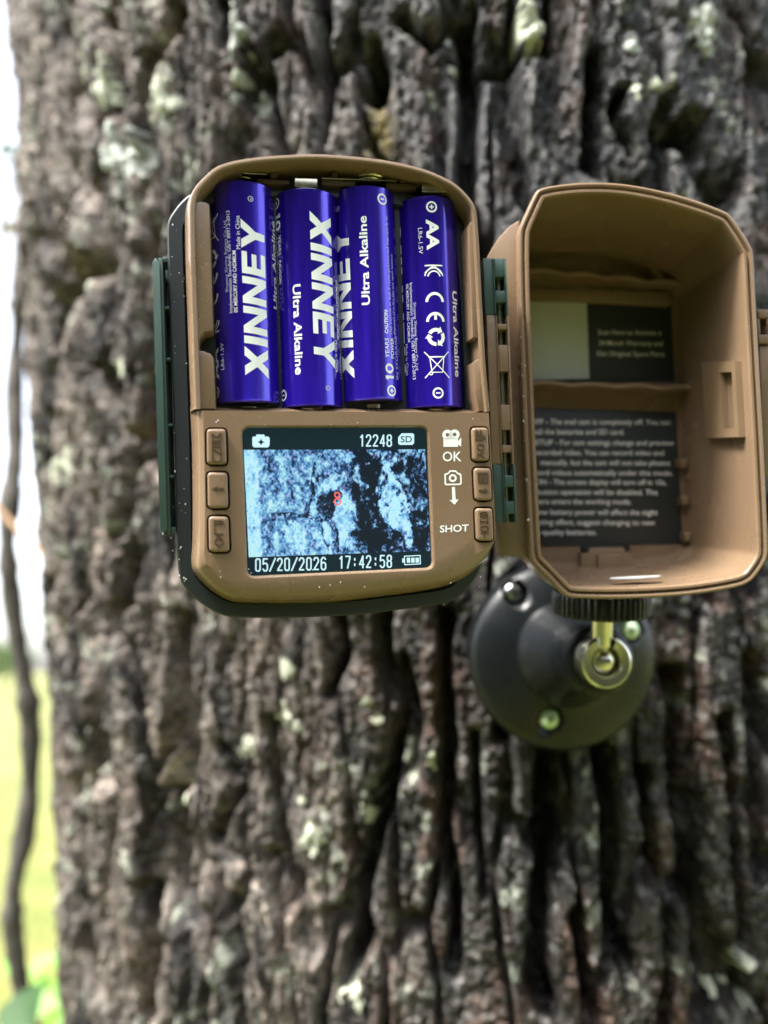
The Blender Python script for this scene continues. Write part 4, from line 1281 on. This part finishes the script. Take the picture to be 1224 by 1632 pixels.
def copy_tree(o, parent=None):
    c = o.copy(); COL.objects.link(c)
    if parent is not None: c.parent = parent
    for ch in list(o.children): copy_tree(ch, c)
    return c
# (top px, bottom px, flipped, turn about own axis so that print faces as seen)
SPOT = [((386, 291), (397, 643), False, 21), ((489, 301), (500, 650), True, -17), ((584, 297), (598, 641), False, -57), ((685, 313), (697, 651), True, -264)]
LBL = ['leftmost blue battery in the bay, brand lettering reading upwards', 'second blue battery from the left, brand lettering reading downwards',
       'third blue battery from the left, Ultra Alkaline lettering reading upwards at its middle', 'rightmost blue battery, showing AA and recycling and bin symbols']
YB = .0094
for k, (tp, bt_, flip, turn) in enumerate(SPOT):
    o = BAT if k == 0 else copy_tree(BAT)
    a = un(FB, tp[0], tp[1] + 3, YB - .004); b = un(FB, bt_[0], bt_[1] + 3, YB - .004)
    a = Vector((a[0], YB, a[1])); b = Vector((b[0], YB, b[1]))
    print('battery length mm', k, round((a - b).length * 1000, 1))
    c = (a + b) / 2; d = (a - b).normalized()
    M = FB @ Matrix.Translation(c) @ Matrix.Rotation(math.atan2(d.x, d.z), 4, 'Y')
    if flip: M = M @ Matrix.Rotation(pi, 4, 'Y')
    M = M @ Matrix.Rotation(radians(turn), 4, 'Z')
    W[o] = RIG @ M
    o.matrix_basis = W[o]
    tag(o, LBL[k], 'battery', 'blue batteries in the trail camera')

# ------------------------------------------------------------------ ball mount screwed to the trunk
DM = .252
FM = frame(900, 1045, DM, yaw=5, pitch=-3, roll=0)
MT = empty('camera_mount', FM)
tag(MT, 'round black ball-joint mount screwed to the bark under the open back shell', 'mount')
RB = 151 / F * DM
bm = bmesh.new()
lathe(bm, [(RB * .97, .012), (RB, .006), (RB, .0012), (RB * .99, .0002), (RB * .965, -.0010), (RB * .90, -.0024), (RB * .78, -.0042), (RB * .66, -.0056), (RB * .56, -.0066), (RB * .48, -.0078), (RB * .42, -.0100), (.0004, -.0102)], 96)
base = finish(bm, 'base_plate', MOUNT, FM, MT, ang=50)
WELLS = [(823, 946), (1009, 1006), (873, 1143)]
PROF = [(RB, .0002), (RB * .965, -.0010), (RB * .90, -.0024), (RB * .78, -.0042), (RB * .66, -.0056)]
for wx_, wy_ in WELLS:
    p = FM.inverted() @ ray(wx_, wy_, DM - .004)
    b_ = bmesh.new(); lathe(b_, [(.0043, .0030), (.0043, -.0060), (.0060, -.0100)], 40, Matrix.Translation((p.x, 0, p.z)))
    co = finish(b_, 'cut', None, FM, None)
    co.matrix_basis = RIG @ FM
    md = base.modifiers.new('b', 'BOOLEAN'); md.operation = 'DIFFERENCE'; md.object = co; md.solver = 'EXACT'
bpy.context.view_layer.update()
dg = bpy.context.evaluated_depsgraph_get()
nm_ = bpy.data.meshes.new_from_object(base.evaluated_get(dg))
for md in list(base.modifiers):
    co = md.object; base.modifiers.remove(md); bpy.data.objects.remove(co)
base.data = nm_
base.data.name = 'base_plate'
# boss: leans out from the base to the ball socket
sock = FM.inverted() @ ray(965, 1055, .206)
root_ = FM.inverted() @ ray(905, 1042, .2455)
ax = (sock - root_).normalized()
def along(prof, name, m, par, origin, axis, n=56):
    b_ = bmesh.new()
    q = Vector((0, 1, 0)).rotation_difference(axis)
    lathe(b_, prof, n, Matrix.Translation(origin) @ q.to_matrix().to_4x4())
    return finish(b_, name, m, FM, par, ang=40)
Ls = (sock - root_).length
along([(.0175, -.004), (.0172, .001), (.0160, .0035), (.0146, .0065), (.0130, .0110), (.0112, .0160), (.0100, .0200), (.0100, Ls - .0115), (.0096, Ls - .0112), (.0096, Ls - .0106), (.0100, Ls - .0103), (.0100, Ls - .0090), (.0096, Ls - .0087), (.0096, Ls - .0081), (.0100, Ls - .0078), (.0098, Ls - .0060), (.0088, Ls - .0052), (.0084, Ls - .0050), (.0004, Ls - .0050)], 'boss', MOUNT, MT, root_, ax)
# socket cup: a brass-coloured ring open at the top for the stem
faxis = (FM.inverted().to_3x3() @ Vector((.10, -1, .06))).normalized()
qf = Vector((0, -1, 0)).rotation_difference(faxis).to_matrix().to_4x4()
MS = Matrix.Translation(sock) @ qf
bm = bmesh.new()
seq = []
r_in, r_out = .0040, .0071
arcs = [(pi / 2 + .46 + (2 * pi - .92) * k / 40) for k in range(41)]
sec = [(r_in, .0060), (r_in, -.0004), (r_in + .0004, -.0010), (r_out - .0006, -.0012), (r_out, -.0006), (r_out, .0060)]
rows = [[bm.verts.new((r * cos(a), y, r * sin(a))) for r, y in sec] for a in arcs]
for A_, B_ in zip(rows, rows[1:]):
    for k in range(len(sec)):
        kk = (k + 1) % len(sec)
        bm.faces.new((A_[k], A_[kk], B_[kk], B_[k]))
bm.faces.new(rows[0]); bm.faces.new(rows[-1])
bmesh.ops.transform(bm, matrix=MS, verts=bm.verts)
socket_o = finish(bm, 'ball_socket', BRASS, FM, MT, ang=40)
bm = bmesh.new()
bmesh.ops.create_uvsphere(bm, u_segments=32, v_segments=20, radius=.0038, matrix=MS @ Matrix.Translation((0, .0026, 0)))
finish(bm, 'ball', BRASS, FM, MT, ang=80)
# threaded stem going up into the shell, with its ribbed lock ring
s0 = MS @ Vector((0, .0026, .0006))
s1 = FM.inverted() @ ray(960, 945, .2075)
along([(.0021, 0), (.0021, .0030), (.0028, .0036), (.0029, .0040), (.0029, (s1 - s0).length + .003)], 'stem', BRASS, MT, s0, (s1 - s0).normalized(), 40)
bm = bmesh.new()
pr = [(.0128, 0), (.0132, .0006), (.0132, .0052), (.0128, .0060)]
n = 144
rows = []
for r, y in [(.002, 0)] + pr + [(.002, .0060)]:
    rows.append([bm.verts.new(((r - (.00035 if i % 3 == 0 and r > .01 else 0)) * cos(2 * pi * i / n), y, (r - (.00035 if i % 3 == 0 and r > .01 else 0)) * sin(2 * pi * i / n))) for i in range(n)])
for A_, B_ in zip(rows, rows[1:]):
    for i in range(n): bm.faces.new((A_[i], A_[(i + 1) % n], B_[(i + 1) % n], B_[i]))
nut_c = FM.inverted() @ ray(958, 977, .2072)
bmesh.ops.transform(bm, matrix=Matrix.Translation(nut_c) @ Vector((0, 1, 0)).rotation_difference((s1 - s0).normalized()).to_matrix().to_4x4(), verts=bm.verts)
finish(bm, 'lock_ring', MOUNT, FM, MT, ang=25)
# screws in countersunk wells
def screw(px, py, m, label, deep):
    p = FM.inverted() @ ray(px, py, DM - .004)
    r = math.hypot(p.x, p.z)
    y = -.0036
    y = float(np.interp(-r, [-a for a, _ in PROF], [b for _, b in PROF]))
    b_ = bmesh.new()
    y2 = y + deep
    lathe(b_, [(.0022, y2 + .0020), (.0034, y2 + .0010), (.0033, y2 + .0002), (.0025, y2 - .0005), (.0012, y2 - .0009), (.0003, y2 - .0010)], 32, Matrix.Translation((p.x, 0, p.z)))
    so = finish(b_, 'screw', m, FM, MT, ang=60)
    tag(so, label)
    b_ = bmesh.new()
    a = rng.uniform(0, 1.5)
    for t in (a, a + pi / 2):
        c_, s_ = cos(t), sin(t)
        for u in (-1, 1): pass
        g_ = bmesh.new()
        rbox(b_, -.0013, .0013, y2 - .00105, y2 - .0004, -.00025, .00025, 0)
        vs_ = b_.verts[-8:] if False else None
        b_.verts.ensure_lookup_table()
        for v in b_.verts[-8:]:
            x, z = v.co.x, v.co.z
            v.co.x = p.x + x * c_ - z * s_; v.co.z = p.z + x * s_ + z * c_
        g_.free()
    finish(b_, 'cross_slot', BLACK, FM, so)
screw(823, 946, STEELG, 'grey recessed screw', .0026)
screw(1009, 1006, SCREW, 'greenish zinc screw', .0010)
screw(873, 1143, SCREW, 'greenish zinc screw', .0010)

# ------------------------------------------------------------------ left edge of the picture: vine, twig, leaves, field, trees
def world_pt(px, py, depth): return RIG @ ray(px, py, depth)
VINE = mat('vine_bark', (.045, .040, .033), rough=.85, col2=(.12, .11, .095), vscale=60, bump=.6, bscale=300)
TWIG = mat('dry_twig', (.30, .17, .08), rough=.7, col2=(.40, .26, .14), vscale=90)
LEAFD = mat('ivy_leaf_dark', (.018, .050, .012), spec=.2, rough=.6, col2=(.035, .085, .025), vscale=40)
LEAFB = mat('ivy_leaf_bright', (.07, .20, .008), rough=.55, col2=(.14, .29, .015), vscale=40)
vp = [(34, 470, .60), (26, 560, .60), (22, 640, .59), (26, 720, .58), (17, 790, .57), (10, 860, .56), (16, 930, .56), (26, 1010, .56), (42, 1090, .56), (50, 1170, .56), (48, 1260, .56), (38, 1340, .56), (22, 1400, .55), (18, 1460, .55), (26, 1530, .55), (38, 1600, .55), (46, 1680, .55), (52, 1800, .56), (60, 2100, .58)]
pts = [world_pt(*p) for p in vp]
sm = [Vector(q) for q in chaikin(pts, 2, False)]
sm = [world_pt(40, 330, .62), world_pt(38, 420, .61)] + sm
low_ = sm[-1].copy(); 
for k in range(1, 9): sm.append(Vector((low_.x + .01 * math.sin(k), low_.y + .02 * k, low_.z * (1 - k / 8.0))))
bm = bmesh.new(); tube(bm, sm, [(.0066 + .0011 * math.sin(i * .7) + rng.uniform(-.0007, .0012)) * (1.25 if i % 11 == 4 else 1) for i in range(len(sm))], 14)
o = finish(bm, 'vine', VINE, Matrix.Identity(4), None, ang=80, world=True)
tag(o, 'grey winding vine stem hanging along the left edge of the trunk', 'vine')
bm = bmesh.new(); tube(bm, [world_pt(-60, 770, .57), world_pt(0, 812, .56), world_pt(30, 848, .55), world_pt(70, 885, .54), world_pt(95, 900, .53)], [.0016, .0018, .0018, .0017, .001], 8)
o = finish(bm, 'twig', TWIG, Matrix.Identity(4), None, ang=80, world=True)
tag(o, 'thin orange-brown twig slanting across the vine at the left edge', 'twig')
def leaf_mesh(bm, c, size, nrm, up, fold=.25):
    nrm = nrm.normalized(); up = (up - nrm * up.dot(nrm)).normalized(); rt = up.cross(nrm)
    out = [(0, -.5), (.34, -.42), (.52, -.12), (.40, .06), (.26, .30), (0, .62)]
    L_ = [(x, y) for x, y in out] + [(-x, y) for x, y in out[-2:0:-1]]
    mid = [bm.verts.new(c + (up * y + nrm * (-.05 * y * y)) * size) for y in (-.5, -.12, .25, .62)]
    for s_ in (1, -1):
        e = [bm.verts.new(c + (rt * x * s_ + up * y + nrm * (abs(x) * fold - .08 * y * y)) * size) for x, y in out[1:-1]]
        bm.faces.new((mid[0], e[0], e[1], mid[1])); bm.faces.new((mid[1], e[1], e[2], mid[2])); bm.faces.new((mid[2], e[2], e[3], mid[3]))
pb_ = world_pt(60, 1700, .56)
IV = bpy.data.objects.new('ivy_plant', None); COL.objects.link(IV)
W[IV] = Matrix.Translation((pb_.x, pb_.y, 0)); IV.matrix_world = W[IV]
tag(IV, 'small ivy plant with green leaves at the lower left beside the vine', 'plant')
def leaf(px, py, dep, size, n_, up, m):
    b_ = bmesh.new(); leaf_mesh(b_, world_pt(px, py, dep), size, Vector(n_), Vector(up))
    bmesh.ops.subdivide_edges(b_, edges=b_.edges, cuts=1, smooth=.4)
    finish(b_, 'leaf', m, Matrix.Identity(4), IV, ang=80, world=True)
leaf(38, 1615, .47, .030, (-.25, -.75, .6), (.5, -.2, -.6), LEAFD)
leaf(75, 1540, .54, .024, (-.3, -.6, .7), (.5, .1, .6), LEAFB)
leaf(92, 1592, .52, .026, (-.1, -.8, .5), (.8, -.1, -.3), LEAFB)
leaf(100, 1625, .50, .022, (-.1, -.8, .5), (.3, -.1, .8), LEAFB)
leaf(62, 1575, .56, .020, (-.4, -.6, .5), (-.6, .1, .5), LEAFB)
leaf(8, 1540, .62, .020, (-.3, -.5, .8), (-.4, .2, .6), LEAFB)
leaf(-60, 1640, .55, .036, (-.3, -.5, .8), (-.6, .1, -.2), LEAFD)
leaf(120, 1660, .50, .030, (-.2, -.7, .7), (.3, -.3, -.6), LEAFD)
leaf(60, 1700, .50, .034, (-.2, -.7, .7), (.1, -.3, -.6), LEAFD)
b_ = bmesh.new()
for a in ((40, 1610, .48), (75, 1545, .54), (92, 1595, .52), (-60, 1640, .55), (60, 1700, .50)):
    p0 = world_pt(*a); p2 = Vector((pb_.x, pb_.y, .0)); p1 = (p0 + p2) / 2 + Vector((.02, -.02, .25))
    tube(b_, [p2, p2 * .5 + p1 * .5, p1, p1 * .4 + p0 * .6, p0], [.003, .0026, .0022, .0016, .001], 6)
finish(b_, 'stem', VINE, Matrix.Identity(4), IV, ang=80, world=True)

# ground: gently falling meadow
GR = bpy.data.materials.new('meadow'); GR.use_nodes = True
nt_ = GR.node_tree; b = nt_.nodes['Principled BSDF']; b.inputs['Roughness'].default_value = .95
tc = nt_.nodes.new('ShaderNodeTexCoord')
na = nt_.nodes.new('ShaderNodeTexNoise'); na.inputs['Scale'].default_value = .9; na.inputs['Detail'].default_value = 8
ra = nt_.nodes.new('ShaderNodeValToRGB')
ra.color_ramp.elements[0].position = .35; ra.color_ramp.elements[0].color = (.09, .115, .018, 1)
ra.color_ramp.elements[1].position = .66; ra.color_ramp.elements[1].color = (.19, .185, .045, 1)
nt_.links.new(tc.outputs['Object'], na.inputs[0]); nt_.links.new(na.outputs[0], ra.inputs[0]); nt_.links.new(ra.outputs[0], b.inputs['Base Color'])
def gz(x, y):
    r = math.hypot(x, y - .55)
    return -.020 * max(0, r - 1.0) * (1 / (1 + r / 300.0)) + .02 * math.sin(x * 1.3) * math.cos(y * 1.1) * min(1, r / 2)
bm = bmesh.new()
rad = [0, .4, .8, 1.2, 1.8, 2.6, 3.6, 5, 7, 10, 14, 20, 30, 45, 70, 110, 180, 300, 600, 1200]
rows = []
for r in rad[1:]:
    rows.append([bm.verts.new((r * cos(2 * pi * k / 72), .55 + r * sin(2 * pi * k / 72), gz(r * cos(2 * pi * k / 72), .55 + r * sin(2 * pi * k / 72)))) for k in range(72)])
c0 = bm.verts.new((0, .55, 0))
for k in range(72): bm.faces.new((c0, rows[0][k], rows[0][(k + 1) % 72]))
for A_, B_ in zip(rows, rows[1:]):
    for k in range(72): bm.faces.new((A_[k], A_[(k + 1) % 72], B_[(k + 1) % 72], B_[k]))
o = finish(bm, 'ground', GR, Matrix.Identity(4), None, ang=80, world=True); tag(o, kind='structure')
# grass blades near the tree
GB = mat('grass_blade', (.08, .14, .015), rough=.7, col2=(.22, .24, .045), vscale=2)
rs = np.random.RandomState(5)
vs, fs = [], []
for k in range(26000):
    r = .5 + 13 * rs.rand() ** 1.3; a = rs.rand() * 2 * pi
    x, y = r * cos(a), .55 + r * sin(a); z = gz(x, y); h_ = .05 + .13 * rs.rand(); t = rs.rand() * pi; w_ = .004 + .004 * rs.rand()
    lx, ly = (rs.rand(2) - .5) * .10
    n_ = len(vs)
    vs += [(x - w_ * cos(t), y - w_ * sin(t), z - .01), (x + w_ * cos(t), y + w_ * sin(t), z - .01), (x + lx, y + ly, z + h_)]
    fs.append((n_, n_ + 1, n_ + 2))
me = bpy.data.meshes.new('grass'); me.from_pydata(vs, [], fs); me.materials.append(GB)
o = bpy.data.objects.new('grass', me); COL.objects.link(o); tag(o, 'short yellow-green meadow grass around the trunk', 'grass', kind='stuff')
# background trees beyond the meadow
TB = mat('far_trunk', (.10, .085, .07), rough=.9, var=.2, vscale=4)
LV = [mat('foliage_a', (.055, .105, .028), rough=.6, col2=(.11, .17, .045), vscale=1.5), mat('foliage_b', (.07, .12, .035), rough=.6, col2=(.16, .19, .06), vscale=1.5)]
def crown_mesh(seed, H, n, size):
    q = np.random.RandomState(seed)
    cl = [(q.normal(0, H * .17), q.normal(0, H * .17), H * (.42 + .5 * q.rand()), H * (.07 + .08 * q.rand())) for _ in range(16)]
    vs, fs = [], []
    for k in range(n):
        cx, cy, cz, cr_ = cl[q.randint(16)]
        d = q.normal(size=3); d /= np.linalg.norm(d); d *= cr_ * q.rand() ** .45
        c = np.array([cx, cy, cz]) + d
        u = q.normal(size=3); u /= np.linalg.norm(u); v = np.cross(u, q.normal(size=3)); v /= np.linalg.norm(v)
        s_ = size * (.6 + .8 * q.rand()); m_ = len(vs)
        vs += [tuple(c - u * s_), tuple(c + v * s_ * .5), tuple(c + u * s_), tuple(c - v * s_ * .5)]
        fs.append((m_, m_ + 1, m_ + 2, m_ + 3))
    me = bpy.data.meshes.new('crown'); me.from_pydata(vs, [], fs)
    return me, cl
protos = []
for k, (H, n, sz) in enumerate(((6.0, 5200, .10), (7.5, 6000, .12))):
    cme, cl = crown_mesh(40 + k, H, n, sz); cme.materials.append(LV[k])
    b_ = bmesh.new(); tube(b_, [(0, 0, -.3), (.05, 0, H * .2), (0, .08, H * .45), (.05, .02, H * .8)], [.17, .13, .10, .03], 10)
    for (cx, cy, cz, cr_) in cl[:9]:
        tube(b_, [(0, .03, cz * .55), (cx * .5, cy * .5, cz * .8), (cx, cy, cz)], [.06, .04, .012], 6)
    for f in b_.faces: f.smooth = True
    tme = bpy.data.meshes.new('trunk'); b_.to_mesh(tme); b_.free(); tme.materials.append(TB)
    protos.append((cme, tme))
TS = [(-33.5, 72, 0, .8, 'blurred leafy tree far off across the meadow, nearest the trunk edge'), (-38.7, 76, 1, .7, 'blurred leafy tree far off at the very left edge of the meadow'),
      (-45, 93, 0, .9, 'blurred leafy tree farthest off across the meadow, between two nearer ones')]
for x, y, k, sc_, lb in TS:
    e = bpy.data.objects.new('leafy_tree', None); COL.objects.link(e)
    W[e] = Matrix.Translation((x, y, gz(x, y))) @ Matrix.Rotation(rng.uniform(0, 6), 4, 'Z') @ Matrix.Scale(sc_, 4); e.matrix_world = W[e]
    tag(e, lb, 'tree', 'trees beyond the meadow')
    for nm, me in (('crown', protos[k][0]), ('trunk', protos[k][1])):
        p = bpy.data.objects.new(nm, me); COL.objects.link(p); p.parent = e
# added foliage out of view behind the camera, cutting frontal sky light
wv, wf = [], []
q = np.random.RandomState(9)
for k in range(16):
    a = radians(-165 + 125 * k / 15 + q.normal() * 3) ; R_ = 4.5 + 2.5 * q.rand(); Hh = 2.9 + 1.2 * q.rand()
    bx_, by_ = R_ * cos(a) + 1.0, R_ * sin(a)
    for j in range(1300):
        d = q.normal(size=3) * np.array([.75, .75, Hh * .22]); c_ = np.array([bx_, by_, Hh * .5]) + d
        if c_[2] < -.3: continue
        u = q.normal(size=3); u /= np.linalg.norm(u); v = np.cross(u, q.normal(size=3)); v /= np.linalg.norm(v)
        s_ = .09 + .08 * q.rand(); m_ = len(wv)
        wv += [tuple(c_ - u * s_), tuple(c_ + v * s_ * .6), tuple(c_ + u * s_), tuple(c_ - v * s_ * .6)]; wf.append((m_, m_ + 1, m_ + 2, m_ + 3))
me = bpy.data.meshes.new('added_foliage'); me.from_pydata(wv, [], wf); me.materials.append(mat('dark_foliage', (.030, .036, .024), rough=.6, col2=(.055, .06, .042), vscale=1.5))
o = bpy.data.objects.new('added_foliage', me); COL.objects.link(o); tag(o, 'added unseen foliage behind the camera, blocking low frontal sky light', 'added_foliage', kind='stuff')
# leafy branch hanging at the upper left edge, well behind the trunk's side
BRL = [mat('branch_leaf_green', (.10, .17, .05), rough=.6, col2=(.18, .25, .09), vscale=30), mat('branch_leaf_rusty', (.30, .16, .06), rough=.6, col2=(.38, .24, .11), vscale=30)]
b_ = bmesh.new(); leaf_mesh(b_, Vector((0, 0, 0)), .030, Vector((0, -1, .3)), Vector((0, .2, 1)))
lme = bpy.data.meshes.new('leaf'); b_.to_mesh(lme); b_.free(); lme.materials.append(BRL[0])
lme2 = lme.copy(); lme2.materials.clear(); lme2.materials.append(BRL[1])
bp_ = [world_pt(-420, -260, 1.5), world_pt(-220, -120, 1.45), world_pt(-90, 20, 1.4), world_pt(-30, 160, 1.38), world_pt(0, 300, 1.36), world_pt(4, 380, 1.35)]
BRN = bpy.data.objects.new('leafy_branch', None); COL.objects.link(BRN)
W[BRN] = Matrix.Translation(bp_[0]); BRN.matrix_world = W[BRN]
tag(BRN, 'blurred leafy branch with pale green and rusty leaves hanging at the upper left edge', 'branch')
b_ = bmesh.new(); tube(b_, chaikin(bp_, 2, False), .004, 8)
finish(b_, 'stem', VINE, Matrix.Identity(4), BRN, ang=80, world=True)
for k in range(46):
    t = rng.uniform(.8, 4.99); a = bp_[int(t)]; c_ = bp_[min(int(t) + 1, 5)]
    p = a + (c_ - a) * (t % 1) + Vector((rng.gauss(0, .026), rng.gauss(0, .03), rng.gauss(0, .024)))
    lo = bpy.data.objects.new('leaf', lme2 if rng.random() < .25 else lme); COL.objects.link(lo)
    place(lo, Matrix.Translation(p) @ Matrix.Rotation(rng.uniform(0, 6.3), 4, 'Z') @ Matrix.Rotation(rng.uniform(-1, 1), 4, 'X') @ Matrix.Rotation(rng.uniform(0, 6.3), 4, 'Y') @ Matrix.Scale(rng.uniform(.6, 1.2), 4), BRN, world=True)
print('objects', len(bpy.data.objects), 'tris', sum(len(m.polygons) for m in bpy.data.meshes))
